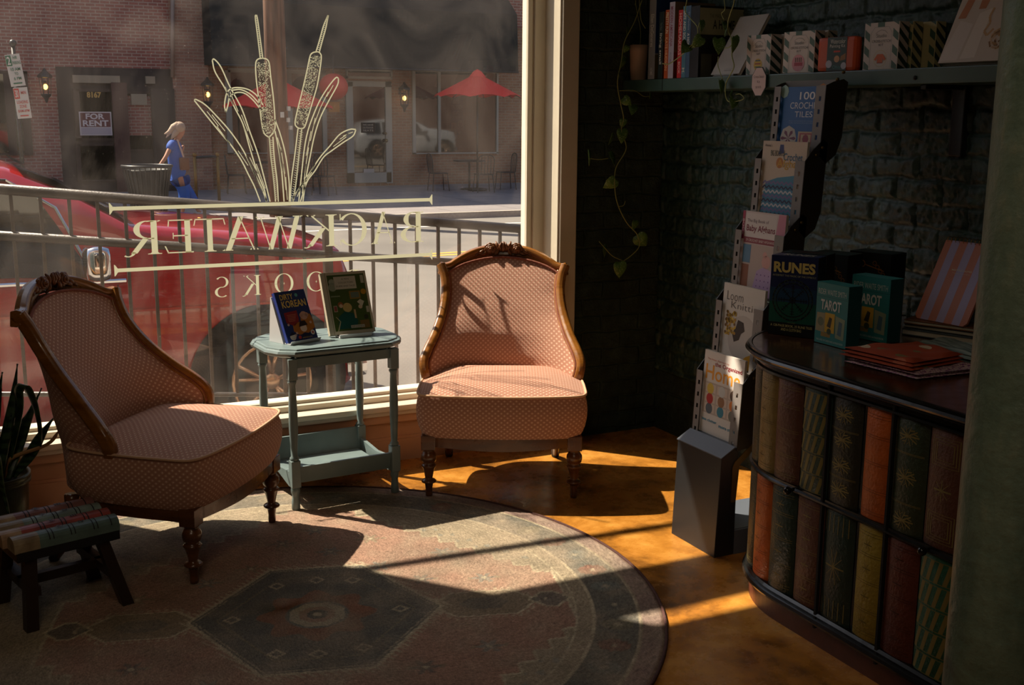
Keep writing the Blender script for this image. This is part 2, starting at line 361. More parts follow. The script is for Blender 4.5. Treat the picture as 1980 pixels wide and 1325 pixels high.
# ------------------------------------------------------------------ the room
GY = 4.76; WY = 4.66; RX = 3.1; XL = -.0; ZH = 2.79
XR = ony(1050, 250, 4.74).x
def wallbox(name, a, b, m, **k): return struct(MB().box(a, b).build(name, m, **k))
fl = wallbox('floor', (-3, -3.5, -.12), (3.35, 4.92, 0), M_FLOOR)
wallbox('ceiling', (-3, -3.5, 3.6), (3.35, 4.92, 3.7), mat('dark_ceiling_paint', (60, 62, 60), .8))
def brick_relief():
    y0, y1, z0, z1 = 1.2, 4.66, .3, 2.5; ny, nz = 560, 360; rg = np.random.default_rng(5)
    Y, Z = np.meshgrid(np.linspace(y0, y1, ny), np.linspace(z0, z1, nz))
    def fld(k, n=10):
        o = np.zeros(Y.shape)
        for _ in range(n): a, c = rg.normal(0, k, 2); o += np.sin(Y*a+Z*c+rg.uniform(0, 6.3))
        return o/np.sqrt(n)
    yw, zw = Y+.006*fld(22), Z+.006*fld(26); row = np.floor(zw/.083); u = (yw+.1075*(row % 2))/.215; v = zw/.083
    fu = np.abs((u % 1)-.5)*.215; fv = np.abs((v % 1)-.5)*.083; d = np.minimum(.1075-fu, .0415-fv); bid = (np.floor(u)*37+row*91).astype(int) % 97
    tab = rg.uniform(-.006, .006, 97); H = np.clip(d/.012, 0, 1)**.7*.0145+tab[bid]*np.clip(d/.02, 0, 1)+.0028*fld(60, 16)+.0016*fld(170, 20)+.0012*rg.normal(0, 1, Y.shape)
    H = np.clip(H, -.004, .022); e = np.minimum.reduce([Y-y0, y1-Y, Z-z0, z1-Z]); H *= np.clip(e/.01, 0, 1); X = RX-.001-np.maximum(H, 0.0)
    vs = np.stack([X, Y, Z], -1).reshape(-1, 3); i = np.arange(nz-1)[:, None]*ny; j = np.arange(ny-1)[None]
    fs = np.stack([i+j, i+ny+j, i+ny+j+1, i+j+1], -1).reshape(-1, 4); me = bpy.data.meshes.new('wall_right_brick'); me.vertices.add(len(vs)); me.vertices.foreach_set('co', vs.ravel()); me.loops.add(fs.size); me.loops.foreach_set('vertex_index', fs.ravel().astype(np.int32))
    me.polygons.add(len(fs)); me.polygons.foreach_set('loop_start', np.arange(0, fs.size, 4, dtype=np.int32)); me.polygons.foreach_set('loop_total', np.full(len(fs), 4, dtype=np.int32)); me.update(calc_edges=True)
    n = NT('green_black_gloss_paint_on_brick'); nz_ = n.noise(13, 6, rough=.65); n.base(n.ramp(nz_, [(.25, (28, 43, 37)), (.55, (49, 69, 60)), (.8, (80, 102, 88))])); n.rough(n.ramp(n.noise(24, 3), [(.3, (.26,)*3+(1,)), (.7, (.5,)*3+(1,))])); n.bump(n.noise(90, 6, rough=.7), .6, .004)
    me.materials.append(n.m); me.polygons.foreach_set('use_smooth', [True]*len(fs)); o = bpy.data.objects.new('wall_right', me); COL.objects.link(o); struct(o)
wallbox('wall_right', (RX, -3.5, 0), (RX+.25, 4.66, 3.6), M_WALLX); brick_relief()
wallbox('wall_left', (-3.2, -3.5, 0), (-3, 4.66, 3.6), M_WALLX)
wallbox('wall_back', (-3.2, -3.7, 0), (3.35, -3.5, 3.6), M_WALLY)
b = MB(); b.box((2.59, WY, 0), (3.35, 4.92, 3.6)); struct(b.build('wall_front', M_WALLY))
b = MB(); b.box((-3.2, WY, 0), (XL-.1, 4.92, 3.6)); struct(b.build('wall_front', M_WALLY))
b = MB(); b.box((XL-.1, WY, ZH), (2.59, 4.86, 3.02)); b.box((XL-.1, WY, 3.47), (2.59, 4.86, 3.6)); b.box((1.2, WY, 3.02), (2.59, 4.86, 3.47)); struct(b.build('wall_front', M_CREAM))  # unseen wall above the window; slot closed at right to block sun
# panelled knee wall below the window
b = MB(); b.box((XL-.1, 4.68, 0), (2.59, 4.92, .25))
b.box((XL-.1, 4.655, .185), (2.59, 4.69, .222)); b.box((XL-.1, 4.665, .0), (2.59, 4.69, .10)); b.box((XL-.1, 4.672, .10), (2.59, 4.69, .112))
struct(b.build('wall_front_apron', M_PANEL))
# the window: sill, frame, stops, reveal, casing, glass
win = bpy.data.objects.new('window_1', None); COL.objects.link(win); win['kind'] = 'structure'
b = MB(); b.bbox((XL-.08, 4.615, .245), (XR+.14, 4.90, .272), .008); b.bbox((XL-.06, 4.635, .222), (XR+.12, 4.68, .246), .006)
b.build('window_sill', M_CREAM, win, kind='structure')
b = MB(); b.bbox((XL-.02, 4.70, .272), (XR, 4.84, .297), .004); b.bbox((XL-.02, 4.735, .297), (XR, 4.82, .312), .003)
gx = ony(1018, 250, GY-.01).x; gx2 = ony(1030, 250, 4.745).x
b.box((gx, 4.742, .29), (gx2, 4.80, ZH)); b.box((gx2, 4.728, .29), (XR, 4.84, ZH)); b.bbox((XL-.02, 4.72, .29), (XL+.03, 4.84, ZH), .004); b.box((XL-.02, 4.72, ZH-.03), (XR, 4.84, ZH))
b.build('window_frame', M_CREAM, win, kind='structure')
yc = onx(1086, 250, XR).y
b = MB(); b.bbox((XR, yc, .0), (ony(1118, 250, yc).x, 4.92, 3.6), .006); b.bbox((XR-.008, yc+.012, .27), (XR+.01, yc+.026, 3.6), .003)
b.build('window_casing', M_CREAM, win, kind='structure')
b = MB(); b.bbox((XL-.12, yc, 0), (XL-.02, 4.92, 3.6), .006); b.build('window_casing', M_CREAM, win, kind='structure')
b = MB(); b.add([(XL, GY, .3), (gx+.01, GY, .3), (gx+.01, GY, ZH-.02), (XL, GY, ZH-.02)], [(0, 1, 2, 3)]); b.build('glass_pane', M_GLASS, win, kind='structure')
# striped cable hugging the baseboard
# ------------------------------------------------------------------ round rug
def make_rug():
    cx, cy, R = .835, 3.325, 1.205; nr, na = 210, 620
    r = np.linspace(0, R, nr); a = np.linspace(0, 2*PI, na, endpoint=False)
    X = r[:, None]*np.cos(a); Y = r[:, None]*np.sin(a)
    rg = np.random.default_rng(3)
    rot = math.radians(-16); mx, my = .92-cx, 3.24-cy
    A = (X-mx)*math.cos(rot)+(Y-my)*math.sin(rot); B = -(X-mx)*math.sin(rot)+(Y-my)*math.cos(rot)
    aA, aB = np.abs(A), np.abs(B); RRr = np.hypot(X, Y)
    L = lambda c: np.array(rgb(c)[:3])
    terra, beige, navy, cream, blue, mauve, edge, olive = map(L, ((172, 132, 114), (168, 154, 130), (98, 102, 100), (206, 192, 162), (118, 132, 130), (146, 120, 114), (110, 70, 62), (140, 132, 108)))
    C = np.empty(X.shape+(3,)); C[:] = terra
    def put(m, c, k=1.): C[m] = C[m]*(1-k)+c*k
    st = .058
    fieldtop = np.minimum(.98, .22+np.floor(np.clip(.80-aA, 0, 2)/st)*st*1.12)
    field = (aA < .80) & (aB < fieldtop)
    put(~field, beige)
    e1 = (np.abs(aA-.80) < .005) & (aB < .225); put(e1, cream)
    put((aA < .80) & (np.abs(aB-fieldtop) < .004) & (fieldtop < .97), cream)
    fr = ((.80-aA)/st) % 1.; put((aA < .80) & (aA > .15) & (fr < .12) & (aB < fieldtop) & (aB > fieldtop-st*1.12), cream)
    # beige diamonds between stair and border
    for q in range(7):
        t = .40+q*.055; put((np.abs(np.abs(aA-t)-0) + np.abs(aB-(fieldtop+.07)) < .018), blue, .6)
    # lozenge pendants on the long axis
    def hexo(a0, b0, ha, hb, k):   # signed "inside" measure (<1)
        return np.maximum(np.abs(B-b0)/hb, (np.abs(A-a0)+np.abs(B-b0)*k)/ha)
    for sgn in (-1, 1):
        d = hexo(sgn*.53, 0, .185, .095, .9); put(d < 1, olive, .75); put((d < 1.0) & (d > .93), cream); put((d < .45), navy, .6)
        d = hexo(sgn*.745, 0, .075, .062, .9); put(d < 1, navy, .8); put((d < 1) & (d > .84), cream)
        teeth = ((A*80) % 2 < .9); d = hexo(sgn*.53, 0, .20, .108, .9); put((d < 1.04) & (d > .95) & teeth, cream, .7)
    # central hexagonal medallion
    d = np.maximum(aB/.385, (aA+aB*.62)/.40)
    put(d < 1, navy); put((d < 1.0) & (d > .965), cream); put((d < .945) & (d > .93), cream, .6)
    teeth = (((A+B)*62) % 2 < .8); put((d < 1.06) & (d > .995) & teeth, cream, .75)
    d2 = np.maximum(aB/.30, (aA+aB*.62)/.31); put((d2 < 1) & (d2 > .975), olive, .8)
    rr = np.hypot(A, B); th = np.arctan2(B, A)
    flower = (rr < .165+.022*np.cos(8*th)) & (rr > .095); put(flower, L((160, 96, 66)), .75)
    put(rr < .10, blue, .6)
    oc = np.maximum(np.maximum(aA, aB), (aA+aB)*.707); put((oc < .085), cream, .85); put(oc < .055, terra, .8); put(oc < .032, navy); put(oc < .014, cream)
    for (pa, pb) in ((.26, 0), (-.26, 0), (0, .27), (0, -.27), (.12, .25), (-.13, .24), (.13, -.25), (-.12, -.25)):
        m = np.abs(A-pa)+np.abs(B-pb); put((m < .03) & (m > .017), cream, .85)
    for (pa, pb, c) in ((.22, .36, blue), (-.22, .40, olive), (.35, .22, navy), (-.36, .3, blue), (.05, .52, blue), (-.12, .62, navy), (.2, .62, olive), (.45, .45, blue), (-.45, .45, olive), (-.3, -.42, blue), (.3, -.4, navy), (.02, -.55, blue), (-.2, -.6, navy), (.25, -.62, olive), (.5, -.3, blue), (-.52, -.28, navy), (.0, .74, blue), (.12, -.76, navy), (.56, .2, blue), (-.57, .2, olive)):
        da, db = A-pa, B-pb; rr = np.hypot(da, db); th = np.arctan2(db, da); put(rr < .03*(1+.45*np.cos(6*th)), c, .7); put(rr < .009, cream, .9)
        m = np.maximum(np.abs(np.abs(da)-.048), np.abs(db)); put(m < .009, olive, .6)
    # concentric border
    bd = (RRr > .93); put(bd, beige)
    put((RRr > .985) & (RRr < 1.125), L((104, 106, 100)))
    th = np.arctan2(Y, X)
    for k in range(46):
        t = k*2*PI/46; dd = np.hypot(X-1.055*math.cos(t), Y-1.055*math.sin(t)); put(dd < .04*(1+.3*np.cos(5*(th-t)*9)), [blue, L((150, 84, 66)), olive, navy][k % 4], .6); put(dd < .012, cream, .6)
    for rad, w_ in ((.93, .004), (.985, .005), (1.125, .005)): put(np.abs(RRr-rad) < w_, cream, .9)
    put(RRr > 1.135, mauve); put(RRr > 1.190, edge)
    # wear: faded drifts and tufted grain
    def drift(s, n=14):
        o = np.zeros(X.shape)
        for _ in range(n):
            k = rg.normal(0, s, 2); o += np.sin(X*k[0]+Y*k[1]+rg.uniform(0, 6.3))
        return o/math.sqrt(n)
    f = np.clip(.22+.20*drift(11)+.16*drift(32), 0, .7)[..., None]
    C = C*(1-f)+L((176, 158, 136))*f*1.0
    f = np.clip(.10+.16*drift(16), 0, .5)[..., None]; C = C*(1-f)+L((88, 86, 78))*f
    C = (C*.74+L((146, 132, 114))*.26)*.87
    C *= (1+rg.normal(0, .13, X.shape))[..., None]; C = np.clip(C, .01, 1)
    Z = .006+.0018*rg.random(X.shape); Z[-1] = .0; Z[-2] = .005
    me = bpy.data.meshes.new('round_rug'); vs = np.stack([X, Y, Z], -1).reshape(-1, 3)
    i = np.arange(nr-1)[:, None]*na; j = np.arange(na)[None]; j2 = (j+1) % na
    fs = np.stack([i+j, i+na+j, i+na+j2, i+j2], -1).reshape(-1, 4)
    me.vertices.add(len(vs)); me.vertices.foreach_set('co', vs.ravel()); me.loops.add(fs.size); me.loops.foreach_set('vertex_index', fs.ravel().astype(np.int32))
    me.polygons.add(len(fs)); me.polygons.foreach_set('loop_start', np.arange(0, fs.size, 4, dtype=np.int32)); me.polygons.foreach_set('loop_total', np.full(len(fs), 4, dtype=np.int32))
    me.update(calc_edges=True)
    ca = me.color_attributes.new('weave', 'FLOAT_COLOR', 'POINT'); ca.data.foreach_set('color', np.concatenate([C, np.ones(X.shape+(1,))], -1).ravel().astype(np.float32))
    n = NT('faded_wool_rug'); at = n.n('VertexColor'); at.layer_name = 'weave'
    g = n.noise(260, 3, n.mapping((1, .35, 1), (0, 0, -.28))); col = n.mix(1.0, at.outputs[0], n.ramp(g, [(.3, (.74, .74, .74, 1)), (.7, (1.16, 1.14, 1.1, 1))]), 'MULTIPLY')
    n.base(col); n.rough(.95); n.b.inputs['Specular IOR Level'].default_value = .1; n.bump(g, .5, .003)
    me.materials.append(n.m); me.polygons.foreach_set('use_smooth', [True]*len(fs)); me.validate()
    o = bpy.data.objects.new('round_rug', me); COL.objects.link(o); o.location = (cx, cy, 0)
    tag(o, 'round faded oriental style rug with dark hexagon medallion on the floor', 'rug')
    b = MB(); b.smooth = True; b.tube([(R*math.cos(t*2*PI/160), R*math.sin(t*2*PI/160), .005) for t in range(160)], .0052, 6, closed=True)
    b.build('bound_edge', mat('rug_binding', (78, 46, 40), .9, bump=.5, bscale=200), o)
    return o
make_rug()
# ------------------------------------------------------------------ upholstered chairs
def lerp(a, b, t): return a+(b-a)*t
def interp(tab, z):
    if z <= tab[0][0]: return tab[0][1:]
    for p, q in zip(tab[:-1], tab[1:]):
        if z <= q[0]:
            t = (z-p[0])/(q[0]-p[0]); t2 = t
            return tuple(lerp(a, b, t2) for a, b in zip(p[1:], q[1:]))
    return tab[-1][1:]
def smooth_path(pts, n=6, closed=False):
    """Catmull-Rom through pts"""
    P = [Vector(p) for p in pts]; out = []; L = len(P)
    for i in range(L if closed else L-1):
        p1, p2 = P[i], P[(i+1) % L]
        p0 = P[i-1] if (closed or i > 0) else p1*2-p2; p3 = P[(i+2) % L] if (closed or i+2 < L) else p2*2-p1
        for k in range(n):
            t = k/n; out.append(.5*((2*p1)+(p2-p0)*t+(2*p0-5*p1+4*p2-p3)*t*t+(3*p1-p0-3*p2+p3)*t**3))
    if not closed: out.append(P[-1].copy())
    return out
RAIL = [(.415, .312, .275), (.46, .330, .268), (.50, .336, .285), (.54, .322, .325), (.60, .292, .40), (.68, .266, .488), (.76, .256, .552), (.83, .262, .590), (.880, .280, .612)]
def make_chair(label):
    t = thing('upholstered_chair', label, 'chair', group='salmon upholstered chairs by the window')
    # side rails: z, x, y(back)
    for sg in (-1, 1):
        path = smooth_path([(sg*x, y, z) for z, x, y in RAIL], 5)
        prof = [(-.020, -.021), (-.007, -.028), (.010, -.027), (.019, -.020), (.020, .012), (.013, .022), (-.012, .022), (-.020, .014)]
        fr = []
        for i, p in enumerate(path):
            tg = (path[min(i+1, len(path)-1)]-path[max(i-1, 0)]).normalized(); A = Vector((sg, 0, 0)); A = (A-tg*A.dot(tg)).normalized(); B = A.cross(tg)*(sg); B = B if B.y > 0 else -B
            fr.append((A*(sg*sg), B))
        b = MB(); b.smooth = False; b.sweep(path, prof, fr)
        inner = [p+Vector((-sg*.024, -.004, 0)) for p in path[3:-2]]; b.smooth = True; b.tube(inner, .007, 6)
        o = b.build('side_rail', M_WOOD, t); bv = o.modifiers.new('b', 'BEVEL'); bv.width = .004; bv.segments = 2
    # arched top rail with shoulders
    half = [(0, .700, .938), (.06, .696, .935), (.115, .684, .925), (.165, .664, .906), (.205, .644, .884), (.232, .630, .868), (.262, .620, .862), (.288, .615, .866)]
    path = smooth_path([(-x, y, z) for x, y, z in half[::-1]]+[(x, y, z) for x, y, z in half[1:]], 4)
    prof = [(-.030, -.006), (-.022, -.022), (-.004, -.018), (.010, -.026), (.024, -.022), (.028, -.002), (.022, .02), (-.03, .018)]
    fr = []
    for i, p in enumerate(path):
        tg = (path[min(i+1, len(path)-1)]-path[max(i-1, 0)]).normalized(); B = Vector((0, 1, 0)); A = tg.cross(B).normalized(); A = A if A.z > 0 else -A; fr.append((A, (B-tg*B.dot(tg)).normalized()))
    b = MB(); b.sweep(path, prof, fr); o = b.build('top_rail', M_WOOD, t); bv = o.modifiers.new('b', 'BEVEL'); bv.width = .004; bv.segments = 2
    # carved crest: two roses, a central bud, leaves
    b = MB(); b.smooth = True
    for sg in (-1, 1):
        c = Vector((sg*.058, .674, .948))
        for q, (rr, tr, n0) in enumerate(((.026, .0062, 7), (.018, .0058, 5), (.010, .0052, 4))):
            for k in range(n0):
                a0 = k*2*PI/n0+q*.5; pts = []
                for s_ in range(7):
                    a = a0+(s_-3)*.19*(7/n0); r_ = rr*(1-.10*abs(s_-3)/3); pts.append(c+Vector((r_*math.cos(a), -.006-q*.006, r_*math.sin(a)*.86)))
                b.tube(pts, [tr*(.45+.55*math.sin(PI*(s_+.5)/7)) for s_ in range(7)], 6)
        b.sphere(c+Vector((0, -.022, 0)), .0065); b.sphere(c+Vector((0, .002, 0)), .027, sc=(1, .5, .9))
        for k, (lx, lz, an) in enumerate(((.102, -.012, -.55), (.122, -.024, -.7), (.088, -.018, -.3), (.026, .014, 1.2), (.03, -.014, 2.0))):
            d = Vector((sg*math.cos(an), 0, math.sin(an))); o0 = Vector((sg*lx, .674, .944+lz))
            b.tube([o0+d*(-.022+.0075*s_)+Vector((0, -.010*math.sin(PI*s_/6), 0)) for s_ in range(7)], [.0075*math.sin(PI*(s_+.6)/7.2)+.001 for s_ in range(7)], 7)
    b.sphere((0, .666, .958), .019, sc=(.62, .7, 1.25)); 
    for sg in (-1, 0, 1): b.tube([(sg*.012, .662, .940), (sg*.016, .656, .958), (sg*.008, .660, .980)], [.003, .0065, .002], 7)
    b.tube([(-.045, .685, .939), (0, .685, .949), (.045, .685, .939)], [.012, .02, .012], 8)
    b.build('crest_carving', mat('carved_walnut', (120, 72, 34), .4, bump=.3, bscale=120), t)
    # inner back: padded concave panel
    NU, NV = 36, 34
    def ztop(u): return .912-.056*abs(u)**2.3-.008*abs(u)
    KC = [(.40, .440), (.50, .446), (.60, .478), (.70, .530), (.80, .590), (.93, .668)]
    def surf(u, v, off):
        zt = ztop(u); z = .40+(zt-.40)*v
        x_, y_ = interp(RAIL, z); hw = x_-.022; kc = interp(KC, z)[0]
        ke = y_-.004; p_ = 2.6
        y = kc-(kc-ke)*abs(u)**p_; pad = .020*(1-abs(u)**4)*math.sin(PI*min(1, max(0, v*.96+.02)))**.6
        return Vector((hw*u, y-pad+off, z)), (hw*u*1.12, z)
    P, UVs = [], []
    for j in range(NV+1):
        row = [surf(-1+2*i/NU, j/NV, 0) for i in range(NU+1)]; P.append([r[0] for r in row]); UVs.append([r[1] for r in row])
    b = MB(); b.smooth = True; b.grid(P, UVs); bk = b.build('back_cushion', M_FAB, t)
    b = MB(); b.smooth = True; e = [P[j][0]+Vector((0, -.004, 0)) for j in range(NV+1)]+[P[NV][i]+Vector((0, -.004, 0)) for i in range(1, NU)]+[P[j][NU]+Vector((0, -.004, 0)) for j in range(NV, -1, -1)]
    b.tube(e, .0055, 6); b.build('gimp_trim', mat('rust_gimp_braid', (150, 84, 62), .8, bump=.8, bscale=260), bk)
    # outer back and sides, fabric covered, from rail down to the seat frame
    P, UVs = [], []
    for j in range(25):
        v = j/24; row = []; ru = []
        for i in range(NU+1):
            u = -1+2*i/NU; zt = ztop(u)-.012; z = .262+(zt-.262)*v
            x_, y_ = interp(RAIL, max(z, .415)); 
            if z < .415: x_ = lerp(.330, x_+.004, (z-.262)/.153); y_ = .250
            kc = .585+.135*max(0, (z-.262)/.67)**1.4; hw = x_-.002
            y = kc-(kc-(y_+.018))*abs(u)**3.4
            row.append(Vector((hw*u, y, z))); ru.append((hw*u*1.5, z))
        P.append(row); UVs.append(ru)
    b = MB(); b.smooth = True; b.grid(P, UVs, flip=True); b.build('outer_back', M_FAB, t)
    # seat: bowed plan, boxed sides, welt, domed top
    def plan(a, off=0):
        n_ = 13.0; ca, sa = math.cos(a), math.sin(a)
        r_ = (abs(ca)**n_+abs(sa)**n_)**(-1/n_)
        x, y = r_*ca, r_*sa      # unit squircle; y=-1 front
        hw = .342-.012*max(0, y+.2)-.03*max(0, y)**3; X = x*(hw+off); Yc = .213; Y = Yc+y*(.253+off) - (.032*(1-x*x) if y < 0 else 0)*min(1, -y if y < 0 else 0)
        return Vector((X, Y, 0))
    NA = 120; ang = [2*PI*i/NA for i in range(NA)]
    lv = [(.258, -.020), (.275, -.010), (.30, -.001), (.335, .006), (.37, .008), (.40, .005), (.425, -.002), (.437, -.004)]
    rows, uvr = [], []
    per = [0]
    for i in range(1, NA+1): per.append(per[-1]+(plan(ang[i % NA])-plan(ang[i-1])).length)
    for z, off in lv: rows.append([plan(a, off)+Vector((0, 0, z)) for a in ang+[ang[0]]]); uvr.append([(per[i], z) for i in range(NA+1)])
    b = MB(); b.smooth = True; b.grid(rows, uvr)
    rows, uvr = [], []
    for q in range(13):
        f = 1-q/12; row = []
        for a in ang+[ang[0]]:
            p = plan(a, -.004); c_ = Vector((0, .213, 0)); pp = c_+(p-c_)*f; row.append(pp+Vector((0, 0, .437+.052*(1-f**2.4))))
        rows.append(row); uvr.append([(p.x, p.y) for p in row])
    b.grid(rows, uvr); b.build('seat', M_FAB, t)
    st = t.children[-1]
    b = MB(); b.smooth = True; b.tube([plan(a, .001)+Vector((0, 0, .437)) for a in ang], .0052, 7, closed=True); b.build('welt', mat('pale_fabric_welt', (206, 164, 130), .8), st)
    # seat frame
    b = MB()
    ring = [a for a in ang]; prof = [(-.004, .212), (-.004, .262), (-.026, .262), (-.026, .212)]
    vs = []; fs = []
    for a in ang:
        for off, z in prof: vs.append(plan(a, off-.018)+Vector((0, 0, z+(.006*math.cos(PI*plan(a).x/.34) if z < .23 else 0)*-1)))
    for i in range(NA):
        j = (i+1) % NA
        for k in range(4): fs.append((i*4+k, j*4+k, j*4+(k+1) % 4, i*4+(k+1) % 4))
    b.add(vs, fs); b.build('seat_frame', M_WOODD, t)
    # turned front legs
    prof = [(.0135, 0), (.0145, .012), (.0135, .03), (.0165, .052), (.018, .058), (.030, .063), (.031, .068), (.026, .073), (.016, .077), (.0155, .082), (.020, .105), (.025, .122), (.0285, .128), (.0315, .134), (.0265, .139), (.020, .143), (.029, .152), (.0325, .166), (.0315, .180), (.024, .192), (.019, .196), (.0255, .200), (.026, .206)]
    for sg in (-1, 1):
        b = MB(); b.smooth = True; b.lathe(prof, 24, (sg*.298, .0, 0)); b.smooth = False; b.bbox((sg*.298-.029, -.029, .204), (sg*.298+.029, .029, .265), .003)
        b.build('front_leg', M_WOODD, t)
        b = MB(); pts = smooth_path([(sg*.245, .48, .25), (sg*.245, .485, .17), (sg*.245, .515, .08), (sg*.245, .57, .004)], 5); b.smooth = True
        b.tube(pts, [lerp(.026, .015, i/(len(pts)-1)) for i in range(len(pts))], 8)
        lg = b.build('rear_leg', M_WOODD, t)
        b = MB(); b.smooth = True; b.tube([(sg*.245, .553, .035), (sg*.245, .572, .0035)], [.0185, .018], 12); b.build('foot_cap', mat('black_rubber', (26, 26, 26), .6), lg)
    return t
CH_L = 'salmon diamond-weave chair on the left, turned sideways in front of the snake plant'
chair = make_chair(CH_L); chair.location = (.81, 3.88, .007); chair.rotation_euler = (0, 0, math.radians(50.3))
dup(chair, (1.93, 4.012, .003), math.radians(-26), 'salmon diamond-weave chair facing the room beside the dark brick corner')
# ------------------------------------------------------------------ small painted table
def make_table():
    t = thing('side_table', 'grey-teal painted octagonal side table with turned legs and trough shelf', 'table', (1.336, 4.225, .004), math.radians(4.5))
    def oct(o, z): 
        hx, hy = .292+o, .196+o; cyy = .178; pts = []
        for sx, sy in ((1, -1), (1, 1), (-1, 1), (-1, -1)):
            c1 = (sx*(hx-.085), cyy+sy*hy); c2 = (sx*hx, cyy+sy*(hy-.105)); ar = [c1, ((c1[0]*.5+c2[0]*.5)+sx*.012, (c1[1]*.5+c2[1]*.5)+sy*.012), c2]
            pts += ar if (sx*sy < 0) == False else ar[::-1]
        # order counter-clockwise
        pts.sort(key=lambda p: math.atan2(p[1]-cyy, p[0])); return [(x, y, z) for x, y in pts]
    b = MB(); lv = [(-.022, .612), (-.016, .616), (-.004, .622), (.0, .632), (-.004, .640), (-.012, .643), (-.014, .648), (-.02, .650)]
    rings = [oct(o, z) for o, z in lv]; n = len(rings[0]); vs = [p for r in rings for p in r]
    fs = [tuple(range(n))[::-1], tuple(range((len(rings)-1)*n, len(rings)*n))]+[(j*n+i, j*n+(i+1) % n, (j+1)*n+(i+1) % n, (j+1)*n+i) for j in range(len(rings)-1) for i in range(n)]
    b.add(vs, fs); b.build('tabletop', M_TEAL, t)
    prof = [(.014, 0), (.017, .006), (.0165, .035), (.014, .05), (.0135, .062), (.018, .075), (.0185, .088), (.014, .1)]
    up = [(.016, .205), (.0185, .21), (.0185, .216), (.013, .222), (.0145, .26), (.0175, .33), (.0175, .40), (.015, .47), (.0135, .51), (.018, .518), (.0185, .524), (.014, .53)]
    for sx in (-1, 1):
        for y in (0, .355):
            b = MB(); b.smooth = True; b.lathe(prof, 16, (sx*.215, y, 0)); b.lathe(up, 16, (sx*.215, y, 0)); b.smooth = False
            b.bbox((sx*.215-.019, y-.019, .095), (sx*.215+.019, y+.019, .206), .004); b.bbox((sx*.215-.018, y-.018, .53), (sx*.215+.018, y+.018, .614), .003)
            b.build('leg', M_TEAL, t)
    for y in (0, .355):
        b = MB(); b.box((-.2, y-.008, .575), (.2, y+.008, .612)); b.build('apron', M_TEAL, t)
    b = MB(); b.bbox((-.19, .03, .10), (.19, .325, .112), .003); b.hexa([(-.225, .012, .105), (.225, .012, .105), (.225, .024, .105), (-.225, .024, .105), (-.225, -.012, .178), (.225, -.012, .178), (.225, .0, .178), (-.225, .0, .178)])
    b.hexa([(-.225, .331, .105), (.225, .331, .105), (.225, .343, .105), (-.225, .343, .105), (-.225, .35, .20), (.225, .35, .20), (.225, .362, .20), (-.225, .362, .20)])
    b.build('trough_shelf', M_TEAL, t)
    for sx in (-1, 1):
        b = MB(); x = sx*.215; pr = [(x-.008, .01, .115), (x-.008, .05, .085), (x-.008, .18, .11), (x-.008, .31, .085), (x-.008, .345, .115), (x-.008, .345, .15), (x-.008, .18, .135), (x-.008, .01, .15)]
        b.prism(pr, (.016, 0, 0)); b.build('end_stretcher', M_TEAL, t)
    return t
make_table()
# ------------------------------------------------------------------ the two books on the table and their stands
def leaning(name, label, cat, base, yaw, w, h, d, lean, cover, spine, group=None, page=(206, 196, 178)):
    """a book leaning back on its stand; base = front bottom-left corner of its cover"""
    t = thing(name, label, cat, base, yaw, group); c, s = math.cos(lean), math.sin(lean)
    U = Vector((1, 0, 0)); V = Vector((0, s, c)); N = Vector((0, -c, s))
    def bx(b, u0, u1, v0, v1, n0, n1): 
        q = [U*u+V*v+N*n for n in (n0, n1) for u, v in ((u0, v0), (u1, v0), (u1, v1), (u0, v1))]; b.hexa(q)
    b = MB(); bx(b, 0, w, 0, h, -.003, 0); bx(b, 0, w, 0, h, -d, -d+.003); bx(b, 0, .003, 0, h, -d, 0); b.build('cover', mat('book_board', cover, .45), t)
    b = MB(); bx(b, .003, w-.004, .004, h-.004, -d+.003, -.003); b.build('page_block', mat('book_paper', page, .8), t)
    M = wm(t); R3 = M.to_3x3(); return t, Cover(M @ Vector((0, 0, 0)), R3 @ U, R3 @ V, w, h), (U, V, N)
TZ = .6545
t, C, (U, V, N) = leaning('paperback_book', 'small blue phrasebook with yellow title leaning on the side table', 'book', onz(558, 663.5, TZ+.008), math.radians(22), .146, .208, .018, math.radians(24), (40, 62, 150), None)
C.rect(0, 0, 1, 1, (26, 44, 98), 1).poly([(.12, .58), (.55, .60), (.55, .40), (.36, .30), (.12, .38)], (140, 28, 34), 2)
C.poly([(.3, .34), (.6, .38), (.62, .5), (.95, .5), (1, .38), (1, .22), (.72, .12), (.42, .12), (.28, .2)], (176, 104, 30), 2)
C.text('DIRTY', .13, .83, .56, .94, (224, 190, 96), 3, .02).text('KOREAN', .13, .67, .93, .81, (224, 190, 96), 3, .02)
C.disc(.74, .48, .12, (200, 150, 130), 3).disc(.66, .49, .06, (200, 150, 130), 3).disc(.84, .49, .06, (200, 150, 130), 3).disc(.68, .90, .05, (90, 160, 160), 3)
C.disc(.62, .24, .11, (222, 190, 170), 3).poly([(.48, .27), (.78, .29), (.72, .38), (.55, .38)], (40, 20, 26), 4).poly([(.5, .12), (.62, .15), (.78, .12), (.72, .04), (.5, .04)], (20, 28, 60), 3)
C.disc(.20, .10, .10, (200, 196, 190), 3).poly([(.08, .12), (.3, .14), (.2, .2)], (20, 24, 50), 4).disc(.88, .13, .07, (210, 200, 190), 3).disc(.88, .13, .03, (170, 40, 44), 4).disc(.42, .07, .05, (190, 60, 50), 3)
for k, (u, v) in enumerate(((.16, .34), (.36, .16), (.9, .33), (.3, .12))): C.disc(u, v, .032, (220, 200, 190), 3).disc(u, v, .014, (180, 40, 44), 4)
for k in range(5): C.rect(.2, .52-.03*k, .5-.02*k, .53-.03*k, (196, 120, 90), 3)
C.text('LANGUAGE & SLANG', .5, .04, .82, .065, (214, 180, 90), 5)
